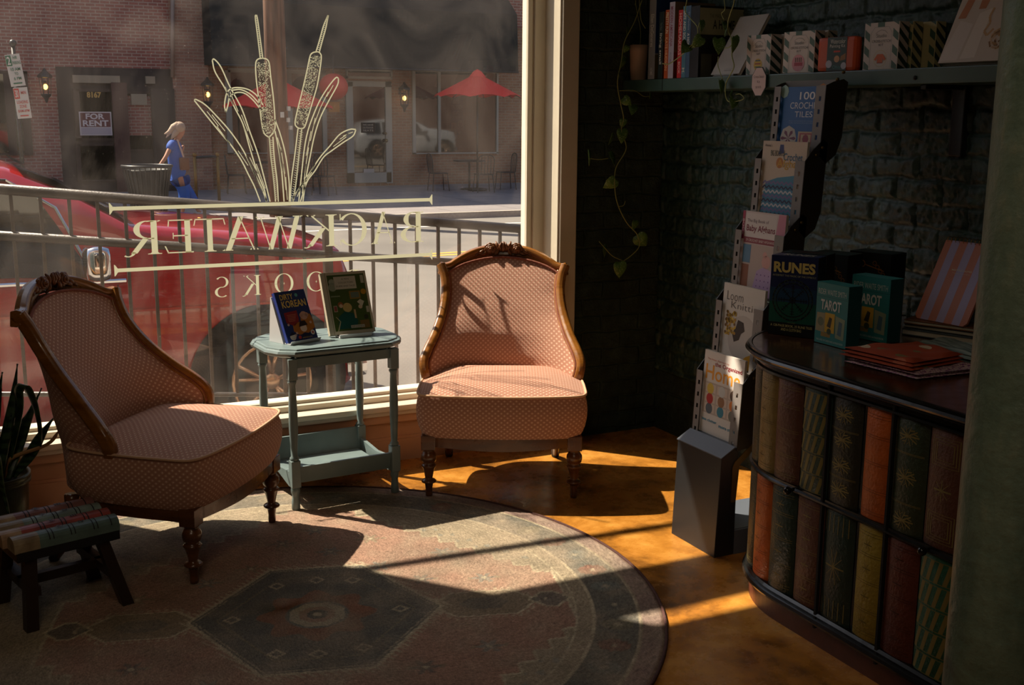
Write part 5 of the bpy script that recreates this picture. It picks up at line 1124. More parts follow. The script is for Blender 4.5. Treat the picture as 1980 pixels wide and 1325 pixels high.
# ------------------------------------------------------------------ things on the cabinet
def dk(deg): return math.radians(deg)
def runes_box(label, loc, rz):
    o, F, S_, T_ = boxthing('rune_kit_box', label, 'box', loc, rz, .158, .072, .262, (16, 22, 34))
    F.rect(0, 0, 1, 1, (14, 30, 76), 1).rect(0, 0, 1, .16, (10, 14, 16), 2).poly([(0, .16), (1, .16), (1, .42), (0, .42)], (14, 82, 66), 2).poly([(0, .42), (1, .42), (1, .6), (0, .6)], (18, 58, 88), 2)
    F.text('RUNES', .06, .79, .95, .925, (206, 186, 110), 4, .04).text('INTERPRET THE MAGIC OF THE SYMBOLS', .05, .742, .97, .765, (170, 170, 130), 4)
    F.ring(.5, .45, .44, .03, (8, 14, 20), 4).ring(.5, .45, .36, .02, (8, 14, 20), 4).ring(.5, .45, .07, .02, (10, 18, 26), 5)
    for k in range(8):
        a = k*PI/4; u, v = .5+.32*math.cos(a), .45+.32*.603*math.sin(a); F.line([(.5, .45), (u, v)], .003, (10, 16, 24), 5)
        for r_ in (.18, .24, .29):
            c = Vector((.5+r_*math.cos(a), .45+r_*.603*math.sin(a))); q = Vector((-math.sin(a), math.cos(a)*.603))*.045; F.line([(c.x-q.x, c.y-q.y), (c.x+q.x, c.y+q.y)], .0022, (10, 16, 24), 5)
    for k in range(16):
        a = k*PI/8; F.ring(.5+.40*math.cos(a), .45+.40*.603*math.sin(a), .045, .010, (60, 78, 60), 5, 10)
    F.text('INCLUDES', .42, .155, .58, .17, (120, 130, 80), 4).text('A 128-PAGE BOOK, 25 RUNE TILES', .05, .10, .95, .135, (196, 184, 120), 4, .01).text('AND A CLOTH BAG', .28, .055, .72, .09, (196, 184, 120), 4, .01)
    T_.rect(0, 0, 1, 1, (16, 36, 84), 1).text('RUNES', .2, .2, .85, .8, (190, 190, 170), 3, .03); F.build('front_print', o); T_.build('top_print', o); return o
runes_box('dark blue box titled RUNES at the front left of the cabinet top', (2.400, 2.948, CZ), dk(-60.5))
o, F, S_, T_ = boxthing('rune_kit_box', 'dark box mostly hidden directly behind the blue RUNES box', 'box', (2.478, 2.998, CZ), dk(-60.5), .158, .085, .262, (20, 24, 28)); T_.rect(0, 0, 1, 1, (22, 52, 54), 1).rect(.15, .25, .85, .75, (60, 30, 26), 2); T_.build('top_print', o)
S_.rect(.2, .5, .8, .9, (46, 34, 22), 1); S_.build('side_print', o)
def sherlock(label, loc, rz, w=.145):
    o, F, S_, T_ = boxthing('puzzle_book_box', label, 'box', loc, rz, w, .10, .25, (16, 20, 22), 'dark gilt-lettered boxes at the back of the cabinet top')
    G_ = (150, 96, 30); F.rect(0, 0, 1, 1, (16, 20, 20), 1).text('The', .08, .60, .24, .66, (190, 180, 150), 3).text('Sherlock', .06, .48, .94, .56, (190, 180, 150), 3, .01).text('Puzzles', .2, .36, .8, .44, (190, 180, 150), 3)
    F.ring(.32, .84, .08, .02, G_, 3).line([(.4, .83), (.85, .76)], .003, G_, 3).line([(.05, .86), (.24, .84)], .003, G_, 3)
    for k in range(5): F.ring(.62+.07*k, .86-.05*k, .05, .012, G_, 3, 10)
    T_.rect(0, 0, 1, 1, (22, 52, 56), 1).rect(.1, .3, .7, .7, (30, 40, 34), 2); F.build('front_print', o); T_.build('top_print', o)
sherlock('dark green puzzle box with gilt key, behind the left teal deck', (2.640, 3.040, CZ), dk(-72))
sherlock('dark green puzzle box with gilt key, behind the right teal deck', (2.80, 3.02, CZ), dk(-74), .16)
def tarot(label, loc, rz, w, h, d=.055):
    o, F, S_, T_ = boxthing('tarot_box', label, 'box', loc, rz, w, d, h, (24, 76, 78), 'teal card deck boxes on the cabinet top')
    F.rect(0, 0, 1, 1, (44, 124, 122), 1).rect(0, .77, 1, .775, (24, 76, 78), 2).text('RIDER WAITE SMITH', .06, .81, .94, .90, (190, 200, 190), 4, -.004).text('TAROT', .16, .56, .80, .73, (206, 206, 196), 4, .03)
    F.poly([(.02, .20), (.05, .50), (.32, .51), (.30, .19)], (160, 146, 110), 3).rect(.31, .2, .62, .52, (204, 160, 44), 3).poly([(.66, .14), (.64, .50), (.94, .46), (.92, .12)], (140, 150, 120), 3)
    F.poly([(.38, .3), (.46, .46), (.54, .44), (.5, .28)], (60, 52, 30), 4).disc(.18, .36, .10, (110, 116, 90), 4).poly([(.72, .2), (.76, .42), (.86, .4), (.84, .18)], (80, 110, 120), 4).disc(.46, .22, .07, (70, 80, 50), 4).rect(.2, .12, .5, .19, (150, 120, 60), 2)
    F.text('INCLUDES 78 CARDS AND 64-PAGE BOOK', .08, .045, .92, .075, (200, 206, 196), 4).build
    T_.rect(0, 0, 1, 1, (58, 140, 136), 1); F.build('front_print', o); T_.build('top_print', o)
tarot('teal tarot deck box nearest the cabinet front edge', (2.448, 2.775, CZ), dk(-90), .143, .195)
tarot('larger teal tarot deck box standing behind and right of the other', (2.615, 2.80, CZ), dk(-84), .155, .205, .062)
# notebooks flat, striped pad tilted up on them
def flat(name, label, cat, c, rz, w, d, z0, z1, col, group=None, pages=None):
    o = thing(name, label, cat, (c[0], c[1], z0), rz, group); h = z1-z0
    b = MB(); b.bbox((-w/2, -d/2, 0), (w/2, d/2, .003), .001); b.bbox((-w/2, -d/2, h-.003), (w/2, d/2, h), .001); b.bbox((-w/2, d/2-.004, 0), (w/2, d/2, h), .001); b.build('cover', mat('notebook_cover', col, .5), o)
    b = MB(); b.box((-w/2+.003, -d/2+.003, .003), (w/2-.003, d/2-.004, h-.003)); b.build('page_block', mat('book_paper', pages or (190, 180, 160), .8), o); return o
flat('notebook', 'grey-blue notebook, lowest of the flat stack behind the tea towels', 'notebook', (2.93, 2.66), dk(-70), .26, .19, CZ, CZ+.020, (74, 84, 88), 'notebooks lying flat under the striped pad')
flat('notebook', 'dark grey notebook in the middle of the flat stack behind the tea towels', 'notebook', (2.94, 2.67), dk(-72), .25, .18, CZ+.0205, CZ+.036, (50, 52, 54), 'notebooks lying flat under the striped pad')
flat('notebook', 'brown notebook on top of the flat stack under the striped pad', 'notebook', (2.935, 2.67), dk(-68), .25, .185, CZ+.0365, CZ+.050, (120, 76, 44), 'notebooks lying flat under the striped pad')
t = thing('spiral_notepad', 'pink and lilac striped spiral notepad tilted back on the flat notebooks', 'notepad', (2.855, 2.757, CZ+.0515), dk(-86))
ln = dk(27); c_, s_ = math.cos(ln), math.sin(ln); U = Vector((1, 0, 0)); V = Vector((0, s_, c_)); N_ = Vector((0, -c_, s_)); w_, h_ = .205, .285
b = MB(); q = []
for nn in (-.008, 0):
    for u, v in ((.012, 0), (w_-.012, 0), (w_, .012), (w_, h_), (0, h_), (0, .012)): q.append(U*u+V*v+N_*nn)
b.add(q, [(5, 4, 3, 2, 1, 0), (6, 7, 8, 9, 10, 11)]+[(i, (i+1) % 6, 6+(i+1) % 6, 6+i) for i in range(6)]); b.build('pad', mat('notebook_cover', (196, 120, 92), .5), t)
M = wm(t).to_3x3(); C = Cover(wm(t) @ Vector((0, 0, 0)), M @ U, M @ V, w_, h_)
for k in range(3): C.rect(.13+.30*k, 0.0, .28+.30*k, 1, (172, 156, 190), 1)
C.text('MEETING NOTES', .34, .635, .72, .655, (220, 206, 170), 3, .01).text('important thoughts', .37, .60, .70, .615, (206, 190, 160), 3); C.build('cover_print', t)
b = MB(); b.smooth = True
for k in range(13):
    u = .010+k*(w_-.02)/12; b.tube([U*u+V*(h_+.004+.011*math.cos(a))+N_*(-.004+.011*math.sin(a)) for a in [2*PI*j/10 for j in range(10)]], .0011, 5, closed=True)
b.build('spiral_binding', mat('gold_wire', (170, 130, 60), .3, .9), t)
b = MB(); b.bbox((2.962, 2.58, CZ+.051), (2.98, 2.72, CZ+.15), .002); tag(b.build('pad_easel', mat('clear_grey_acrylic', (120, 124, 122), .2)), 'small grey support behind the striped spiral notepad', 'stand')
# folded tea towels
def towel(name, label, corners, z0, z1, m, seed, group='folded tea towels on the cabinet top', flop=.006):
    cs = [Vector(c) for c in corners]; c0 = sum(cs, Vector((0, 0)))/4; o = thing(name, label, 'tea towel', (c0.x, c0.y, z0), 0, group); rn = random.Random(seed)
    ph = [rn.uniform(0, 6) for _ in range(6)]; NU = 30; P_ = []
    def pt(u, v): return cs[0]*(1-u)*(1-v)+cs[1]*u*(1-v)+cs[2]*u*v+cs[3]*(1-u)*v
    lay = 3; b = MB(); b.smooth = True
    for L_ in range(lay):
        za, zb = z0+(z1-z0)*L_/lay, z0+(z1-z0)*(L_+1)/lay; off = rn.uniform(-.006, .006); rows = []
        for j in range(17):
            v = j/16; row = []
            for i in range(NU+1):
                u = i/NU; uu = .5+(u-.5)*(1-.02*L_); vv = .5+(v-.5)*(1-.02*L_); p = pt(uu, vv)-c0; e = min(u, 1-u, v, 1-v)*14; rd = min(1, e)**.45
                wv = flop*math.sin(u*9+ph[0]+v*4)*math.sin(v*7+ph[1])*(1 if L_ == lay-1 else .3)
                row.append(Vector((p.x+off, p.y+off*.5, (za-z0)+(zb-za)*(.5+.5*rd)+wv*rd)))
            rows.append(row)
        b.grid(rows); low = [[Vector((p.x, p.y, max(.0004, (za-z0)+(zb-za)*.5-(p.z-((za-z0)+(zb-za)*.5))*.95))) for p in r] for r in rows]; b.grid(low, flip=True)
    b.build('folded_cloth', m, o); return o
def cloth_mat(name, base, spots, sc=40, rough=.85, wob=2):
    n = NT(name); v = n.n('TexVoronoi'); v.inputs['Scale'].default_value = sc; n.t.links.new(n.mapping((1, .55, 1), (0, 0, .5)), v.inputs['Vector']); f = v.outputs['Color']; sep = n.n('SeparateColor'); n.t.links.new(f, sep.inputs[0])
    d = n.math('LESS_THAN', n.math('ADD', v.outputs['Distance'], n.math('MULTIPLY', n.noise(sc*1.5, 3), .15)), .42); pick = n.ramp(sep.outputs[0], [(0, base), (.42, spots[0]), (.62, spots[1]), (.82, spots[2])], 'CONSTANT')
    n.base(n.mix(d, rgb(base), pick)); n.rough(rough); n.bump(n.noise(350, 2), .4, .002); return n.m
PUR = NT('purple_block_print'); v = PUR.mapping((1, 1, 1), (0, 0, .35)); ck = PUR.n('TexBrick'); PUR.t.links.new(v, ck.inputs['Vector']); ck.inputs['Scale'].default_value = 1; ck.inputs['Brick Width'].default_value = .022; ck.inputs['Row Height'].default_value = .012; ck.inputs['Mortar Size'].default_value = .002
ck.inputs['Color1'].default_value = rgb(112, 44, 106); ck.inputs['Color2'].default_value = rgb(128, 56, 116); ck.inputs['Mortar'].default_value = rgb(206, 180, 176); PUR.base(PUR.mix(PUR.math('GREATER_THAN', PUR.noise(120, 2), .52), ck.outputs['Color'], rgb(198, 168, 170))); PUR.rough(.85)
towel('tea_towel', 'purple and cream block-printed folded towel, underneath the rust one', [(2.345, 2.235), (2.60, 2.225), (2.585, 2.42), (2.325, 2.50)], CZ, CZ+.014, PUR.m, 3)
towel('tea_towel', 'rust red floral folded towel on top of the purple one', [(2.350, 2.262), (2.585, 2.290), (2.60, 2.49), (2.325, 2.525)], CZ+.0145, CZ+.042, cloth_mat('rust_floral_print', (170, 70, 34), ((130, 116, 70), (206, 182, 150), (190, 104, 70)), 26), 5)
n = NT('pale_fringed_towel'); n.base(n.ramp(n.noise(60, 3, n.mapping((1, .1, 1), (0, 0, .4))), [(.35, (90, 108, 104)), (.65, (168, 178, 168))])); n.rough(.9); n.bump(n.noise(80, 3, n.mapping((1, .1, 1), (0, 0, .4))), .6, .004)
towel('tea_towel', 'pale grey-green striped folded towel behind the rust one', [(2.625, 2.27), (2.80, 2.35), (2.74, 2.545), (2.63, 2.53)], CZ, CZ+.032, n.m, 9)
# ------------------------------------------------------------------ trailing plants
def leafmat():
    n = NT('silvery_pothos_leaf'); v = n.n('TexVoronoi'); v.inputs['Scale'].default_value = 130; n.t.links.new(n.tc.outputs['Object'], v.inputs['Vector'])
    n.base(n.mix(n.math('LESS_THAN', v.outputs['Distance'], .26), n.ramp(n.noise(30, 3), [(.3, (66, 100, 44)), (.7, (112, 146, 68))]), rgb(160, 180, 134))); n.rough(.4); return n.m
M_LEAF = leafmat(); M_VINE = mat('pale_green_stem', (150, 154, 92), .5)
HEART = [(0, 0), (.26, -.10), (.44, .04), (.48, .28), (.38, .56), (.20, .82), (0, 1.06), (-.20, .82), (-.38, .56), (-.48, .28), (-.44, .04), (-.26, -.10)]
def vleaf(b, p, size, ang, tilt, yaw):
    """heart leaf hanging from p; ang = rotation of tip in its own plane"""
    R = Euler((tilt, 0, yaw)).to_matrix() @ Euler((0, ang, 0)).to_matrix(); P_ = []
    c = p+R @ Vector((0, 0, -size*.45)); vs = []
    for x, y in HEART: vs.append(p+R @ Vector((x*size, -abs(x)*size*.35, -y*size)))
    b.add(vs+[p+R @ Vector((0, 0, -size*.0)), p+R @ Vector((0, .0, -size*.5))], [(i, (i+1) % 12, 13) for i in range(12)])
def vine(label, pts, leaves, pot=None, extra=()):
    c = pts[-1]; t = thing('trailing_pothos', label, 'plant', pot if pot else pts[0])
    b = MB(); b.smooth = True; path = smooth_path(pts, 8); b.tube(path, .0024, 6)
    for e in extra: b.tube(smooth_path(e, 6), .0018, 5)
    b.build('stem', M_VINE, t, world=True); b = MB(); b.smooth = True
    rn = random.Random(len(pts))
    for p, s, a in leaves: vleaf(b, Vector(p), s*1.2, a, rn.uniform(-.5, .4), rn.uniform(-.5, .9))
    o = b.build('foliage', M_LEAF, t, world=True); m_ = o.modifiers.new('s', 'SOLIDIFY'); m_.thickness = .0008; return t
def V1(x, y, Y=4.54): return ony(1100+x/2.366, y/2.366, Y)
px1 = [(335, 0), (300, 100), (255, 190), (240, 280), (222, 380), (238, 480), (250, 540), (240, 600), (262, 680), (215, 770), (210, 860), (225, 940), (265, 1020), (310, 1070), (322, 1125), (290, 1165), (250, 1195)]
pts = [V1(*p) for p in px1]
lv = [((264, 125), .030, 0), ((268, 210), .028, .4), ((250, 262), .040, .2), ((248, 450), .04, -.9), ((290, 480), .045, .35), ((248, 545), .034, .1), ((240, 592), .052, .0), ((196, 610), .045, .2), ((85, 690), .055, .15), ((182, 700), .052, -.1), ((212, 820), .055, .9), ((300, 1010), .04, .1), ((312, 1075), .065, -.75), ((155, 1130), .048, -.5), ((228, 1200), .062, -.1), ((225, 330), .03, .8), ((370, 420), .04, .9)]
ex = [[V1(250, 1195), V1(200, 1172), V1(160, 1130), V1(138, 1105)], [V1(180, 725), V1(140, 730), V1(92, 725)], [V1(322, 0), V1(330, 90), V1(350, 130)], [V1(232, 415), V1(300, 415), V1(340, 440), V1(370, 440)], [V1(228, 945), V1(250, 940), V1(258, 920)]]
t = vine('pothos in a small cream pot on the shelf end, trailing down the dark corner', pts, [(V1(*p), s, a) for p, s, a in lv], POT, ex)
b = MB(); b.smooth = True; hh = onx(1242, 87, 2.93).z-SZ; b.lathe([(.033, .0), (.036, .004), (.042, hh*.8), (.0425, hh), (.039, hh), (.038, hh-.02), (.02, hh-.025)], 28); b.build('pot', mat('cream_ceramic', (206, 168, 140), .5), t)
b = MB(); b.smooth = True
for q in ([(0, 0, .10), (.0, -.01, .22), (-.01, .02, .34), (-.02, .03, .5)], [(0, 0, .10), (-.02, .03, .18), (-.02, .05, .26), (-.01, .02, .36)], [(0, 0, .1), (-.03, .04, .13), (-.05, .06, .06), (-.06, .06, -.1)]): b.tube(smooth_path(q, 5), .0016, 5)
b.build('upright_stem', M_VINE, t)
def V2(x, y, X=2.82): return onx(1180+x/4.95, y/4.95, X)
pts = [V2(*p) for p in [(1175, -160), (1188, 0), (1150, 130), (1130, 200), (1128, 290), (1160, 370), (1165, 470), (1165, 540), (1185, 640), (1140, 730), (1108, 800), (1103, 900), (1125, 965), (1180, 975)]]
ex = [[V2(1100, -120), V2(1092, 0), V2(1098, 90), V2(1065, 130), V2(1090, 190)], [V2(1090, 460), V2(1130, 455), V2(1160, 430)], [V2(1035, 540), V2(1030, 620), V2(1050, 690), V2(1075, 760)], [V2(1180, 975), V2(1250, 960), V2(1280, 935), V2(1240, 900), V2(1200, 905)]]
vine('pothos strand hanging in front of the pale tilted book', pts, [(V2(*p), s, a) for p, s, a in (((1075, 210), .032, .3), ((1105, 280), .03, .6), ((1030, 372), .052, .05), ((1180, 350), .054, -.15), ((1045, 770), .045, .1), ((1165, 905), .028, 1.5), ((1180, 950), .036, .3))], None, ex)
pts = [V2(*p) for p in [(760, -140), (735, 0), (720, 110), (770, 180), (832, 255), (835, 340), (808, 400), (750, 460), (680, 530), (600, 590), (550, 615), (500, 608)]]
vine('pothos strand drooping across the row of shelf books', pts, [(V2(*p), s, a) for p, s, a in (((865, 195), .040, .05), ((870, 355), .046, .7), ((740, 425), .050, .8))], None, [[V2(835, 300), V2(850, 230), V2(865, 200)], [V2(808, 400), V2(840, 360), V2(872, 355)]])
# ================================================================== OUTSIDE
GZ = -.5; FY_ = 29.3; SWZ = -.38
b = MB(); b.box((-60, 4.92, GZ-.2), (80, 20.9, GZ)); struct(b.build('street', M_ASPH))
b = MB(); b.box((-60, 4.92, GZ), (80, 6.05, GZ+.02)); struct(b.build('sidewalk_near', mat('pale_concrete', (150, 142, 132), .9, bump=.2, bscale=40, noise=.1, nscale=3)))
b = MB(); b.box((-60, 20.9, GZ-.2), (80, 30, SWZ)); 
n = NT('paved_sidewalk'); br = n.n('TexBrick'); n.t.links.new(n.tc.outputs['Object'], br.inputs['Vector']); br.inputs['Scale'].default_value = 1; br.inputs['Brick Width'].default_value = 1.5; br.inputs['Row Height'].default_value = 1.5; br.inputs['Mortar Size'].default_value = .015; br.offset = 0
br.inputs['Color1'].default_value = rgb(126, 120, 120); br.inputs['Color2'].default_value = rgb(138, 130, 128); br.inputs['Mortar'].default_value = rgb(80, 76, 76); n.base(n.mix(.3, br.outputs[0], n.ramp(n.noise(1.5, 6), [(.3, (100, 96, 96)), (.7, (160, 150, 144))]))); n.rough(.9)
struct(b.build('sidewalk_far', n.m))
b = MB(); b.box((-60, 20.75, GZ), (80, 20.9, SWZ+.002)); struct(b.build('trim_1', mat('curb_concrete', (168, 158, 146), .9, noise=.1)))
for k in range(2):
    b = MB(); y = 14.75+k*.24; b.hexa([(-50, y-1.6, GZ), (60, y+2.6, GZ), (60, y+2.72, GZ), (-50, y-1.48, GZ), (-50, y-1.6, GZ+.004), (60, y+2.6, GZ+.004), (60, y+2.72, GZ+.004), (-50, y-1.48, GZ+.004)])
    tag(b.build('lane_line', mat('yellow_road_paint', (214, 160, 70), .8)), 'one of two parallel yellow centre lines painted on the road', 'road marking', 'double yellow centre line')
b = MB(); b.hexa([(-50, 19.2, GZ), (60, 19.6, GZ), (60, 19.72, GZ), (-50, 19.32, GZ), (-50, 19.2, GZ+.004), (60, 19.6, GZ+.004), (60, 19.72, GZ+.004), (-50, 19.32, GZ+.004)]); tag(b.build('lane_line', mat('white_road_paint', (214, 210, 200), .8)), 'white edge line on the road near the far kerb', 'road marking')
# our own side of the street: the building the shop sits in (only seen in reflections)
OB = m_brick('street_brick_near', (120, 70, 56), (100, 58, 48), (120, 106, 94)); 
for nm, a, c in (('wall_outside', (-40, 4.3, -.5), (-3.2, 4.9, 7.5)), ('wall_outside', (3.36, 4.3, -.5), (45, 4.9, 7.5)), ('wall_outside', (-3.2, 4.3, 3.62), (3.36, 4.9, 7.5))): struct(MB().box(a, c).build(nm, OB))
# ------------------------------------------------------------------ building across the street
def F(px, py, Y=FY_): return ony(px, py, Y)
bd = thing('brick_building', 'brick shop building across the street behind the pedestrian', 'building', (8, FY_, SWZ))
BRL = m_brick('red_facade_brick', (166, 100, 84), (144, 84, 72), (184, 160, 142), rel=.45)
BRR = m_brick('tan_facade_brick', (164, 118, 84), (146, 102, 72), (164, 142, 118), rel=.45)
xs = F(335, 200).x; xs2 = F(404, 200).x
b = MB(); b.box((-30, FY_, SWZ), (xs, FY_+.4, 11)); b.build('brick_wall', BRL, bd, world=True)
b = MB(); b.box((xs, FY_-.12, SWZ), (xs2, FY_+.4, 11)); b.build('brick_pilaster', m_brick('brown_facade_brick', (172, 126, 102), (154, 110, 90), (176, 150, 128)), bd, world=True)
b = MB(); b.box((xs2, FY_, SWZ), (45, FY_+.4, 3.9)); b.build('brick_wall', BRR, bd, world=True)
b = MB(); b.box((xs2, FY_-.02, 3.9), (45, FY_+.4, 11)); b.build('brick_wall', BRL, bd, world=True)
M_FR = mat('grey_green_frame_paint', (158, 160, 148), .5); M_DK = mat('dark_brown_frame', (48, 32, 26), .5)
n = NT('shopfront_glass'); n.b.inputs['Base Color'].default_value = rgb(30, 34, 32); n.b.inputs['Roughness'].default_value = .03; n.b.inputs['Specular IOR Level'].default_value = 1.0; M_SG = n.m
def rectF(b, x0, y0, x1, y1, d0, d1=0.):
    p, q = F(x0, y1), F(x1, y0); b.box((p.x, FY_-d0, p.z), (q.x, FY_-d1, q.z)); return b
def framed(name, x0, y0, x1, y1, fr, w=5, mull=(), kind='window', panel=0):
    b = MB(); rectF(b, x0, y0, x0+w, y1, .08); rectF(b, x1-w, y0, x1, y1, .08); rectF(b, x0, y0, x1, y0+w, .08); rectF(b, x0, y1-w-panel, x1, y1, .08)
    for m_ in mull: rectF(b, m_-2, y0, m_+2, y1, .075)
    o = b.build(name, fr, bd, world=True); b = MB(); p, q = F(x0+w, y1-w-panel), F(x1-w, y0+w); b.add([(p.x, FY_-.03, p.z), (q.x, FY_-.03, p.z), (q.x, FY_-.03, q.z), (p.x, FY_-.03, q.z)], [(0, 1, 2, 3)]); b.build('pane', M_SG, o, world=True); return o
framed('window', 440, 136, 628, 298, M_FR, 4, (560,)); framed('window', 797, 134, 962, 298, M_FR, 4, (848,)); framed('transom_window', 668, 134, 757, 152, M_FR, 3)
dr = framed('door', 671, 158, 755, 354, M_FR, 9, (), panel=12)
C = Cover(F(699, 257, FY_-.05), (1, 0, 0), (0, 0, 1), (F(725, 257)-F(699, 257)).x, (F(699, 237)-F(699, 257)).z); C.rect(0, 0, 1, 1, (24, 26, 24), 1)
for k, tx in enumerate(('WE HAVE', 'OUTDOOR', 'SEATS')): C.text(tx, .12, .68-.27*k, .88, .86-.27*k, (190, 186, 170), 3)
C.build('door_sign', bd)
b = MB(); b.smooth = True; q = F(747, 272, FY_-.12); b.sphere(q, .05); q = F(746, 258, FY_-.12); b.sphere(q, .035); b.build('handle', mat('dull_brass', (120, 104, 70), .3, .8), dr, world=True)
C = Cover(F(703, 334, FY_-.06), (1, 0, 0), (0, 0, 1), .3, .1); C.rect(0, 0, 1, 1, (190, 186, 176), 1); C.build('mail_slot', dr)
# left shopfront: flat dark panel painted as the shade of a recess
b = MB(); rectF(b, 124, 134, 334, 372, .03); b.build('painted_recess_shade', mat('dark_timber_and_shade', (44, 34, 30), .6, noise=.2, nscale=2), bd, world=True)
framed('window', 147, 172, 228, 272, M_DK, 5); framed('window', 150, 278, 228, 352, M_DK, 4)
b = MB(); rectF(b, 226, 160, 243, 372, .16); b.build('timber_post', mat('red_brown_timber', (78, 48, 40), .55), bd, world=True)
b = MB(); rectF(b, 140, 147, 230, 160, .14); b.build('lintel_strip', mat('weathered_beige', (150, 136, 112), .7), bd, world=True)
o = framed('window', 238, 178, 300, 292, M_DK, 3); b = MB(); rectF(b, 242, 186, 290, 262, .045); b.build('painted_brick_reflection', BRL, o, world=True)  # brick panel painted in as a reflection on the pane
b = MB(); rectF(b, 238, 180, 242, 262, .12); rectF(b, 253, 182, 282, 203, .13); rectF(b, 281, 148, 298, 162, .13); b.build('pale_trim', mat('weathered_beige', (150, 136, 112), .7), bd, world=True)
b = MB(); rectF(b, 300, 172, 334, 372, .2); b.build('timber_panel', mat('dark_timber_and_shade', (44, 34, 30), .6, noise=.2, nscale=2), bd, world=True)
o = framed('window', -40, 138, 52, 300, M_DK, 4, (20,))
b = MB(); b.smooth = True; p0, p1 = F(331, -20), F(331, 150); b.tube([(p0.x, FY_-.18, p0.z), (p1.x, FY_-.18, p1.z)], .05, 8); b.build('downpipe', mat('pale_pipe_paint', (150, 128, 112), .5), bd, world=True)
C = Cover(F(168, 189, FY_-.1), (1, 0, 0), (0, 0, 1), (F(196, 189)-F(168, 189)).x, .14); C.text('8167', 0, 0, 1, 1, (190, 150, 70), 2, .04); C.build('house_number', bd)
sg = thing('rent_sign', 'white and dark red FOR RENT sign in the left shopfront across the street', 'sign', F(186, 226, FY_-.12)); w_, h_ = (F(217, 262)-F(155, 262)).x, (F(155, 216)-F(155, 262)).z
b = MB(); q = F(155, 262, FY_-.12); b.box((q.x, FY_-.16, q.z), (q.x+w_, FY_-.13, q.z+h_)); b.build('board', mat('printed_ink', (196, 186, 184), .5), sg, world=True)
C = Cover((q.x, FY_-.161, q.z), (1, 0, 0), (0, 0, 1), w_, h_, .002); C.rect(.04, .36, .96, .95, (96, 34, 44), 1).text('FOR', .2, .68, .78, .92, (210, 200, 198), 2, .03).text('RENT', .1, .39, .9, .64, (210, 200, 198), 2, .03).rect(.04, .04, .96, .32, (170, 160, 166), 1); C.build('lettering', sg)
# awning
aw = thing('shop_awning', 'long dark green awning over the shopfront across the street', 'awning', (F(700, 60).x, FY_, F(700, 60).z)); p0, p1 = F(404, 2, FY_-1.0), F(1000, 30, FY_-1.0); zt, zb = F(700, 6, FY_-1.0).z, F(700, 131, FY_-1.0).z
b = MB(); b.prism([(p0.x, FY_, zt+.7), (p0.x, FY_-1.0, zt-.1), (p0.x, FY_-1.1, zb), (p0.x, FY_, zb)], (p1.x-p0.x, 0, 0)); b.build('canvas', mat('black_green_canvas', (16, 24, 22), .75, noise=.25, nscale=1.5), aw, world=True)
b = MB(); b.smooth = True; b.tube([(p0.x, FY_-1.1, zb-.02), (p1.x, FY_-1.1, zb-.02)], .03, 6); b.build('frame_bar', M_BLACKM, aw, world=True)
# lanterns
M_GLOW = mat('warm_bulb', (255, 190, 90), .5, emit=6)
def lantern(label, px, py, s=1.):
    c = F(px, py, FY_-.35); t = thing('wall_lantern', label, 'lamp', c, 0, 'small carriage lamps across the street')
    b = MB(); b.lathe([(.02, .42), (.05, .36), (.16, .26), (.17, .22), (.13, .2)], 6); b.lathe([(.11, -.16), (.12, -.18), (.05, -.26), (.02, -.36)], 6)
    for k in range(6): a = k*PI/3; b.tube([(.13*math.cos(a), .13*math.sin(a), .22), (.105*math.cos(a), .105*math.sin(a), -.17)], .010, 4)
    b.box((-.03, .0, .1), (.03, .35, .14)); b.build('iron_cage', M_BLACKM, t)
    b = MB(); b.smooth = True; b.sphere((0, 0, 0), .05, sc=(1, 1, 1.3)); b.build('bulb', M_GLOW, t)
lantern('lit carriage lamp on the brown pilaster left of the awning', 402, 183); lantern('lit carriage lamp just right of the grey glass door', 782, 190); lantern('lit lamp on the brick pier by the street signs', 88, 168)
c = F(645, 168, FY_-1.3); t = thing('paper_lantern', 'red globe lantern hanging left of the grey glass door', 'lantern', c); b = MB(); b.smooth = True; r_ = .36
b.lathe([(r_*math.cos(a)*(1+.012*math.cos(a*40)), r_*math.sin(a)*.92) for a in [(-PI/2+.12)+(PI-.24)*k/40 for k in range(41)]], 24); b.build('shade', mat('red_lantern_cloth', (206, 44, 30), .6), t); b = MB(); b.tube([(0, 0, .33), (0, 0, .75)], .012, 5); b.build('cord', M_BLACKM, t)
b = MB(); b.box((-.14, -.01, -.62), (.14, .01, -.37)); b.build('tassel_card', mat('ochre_card', (170, 110, 30), .6), t)
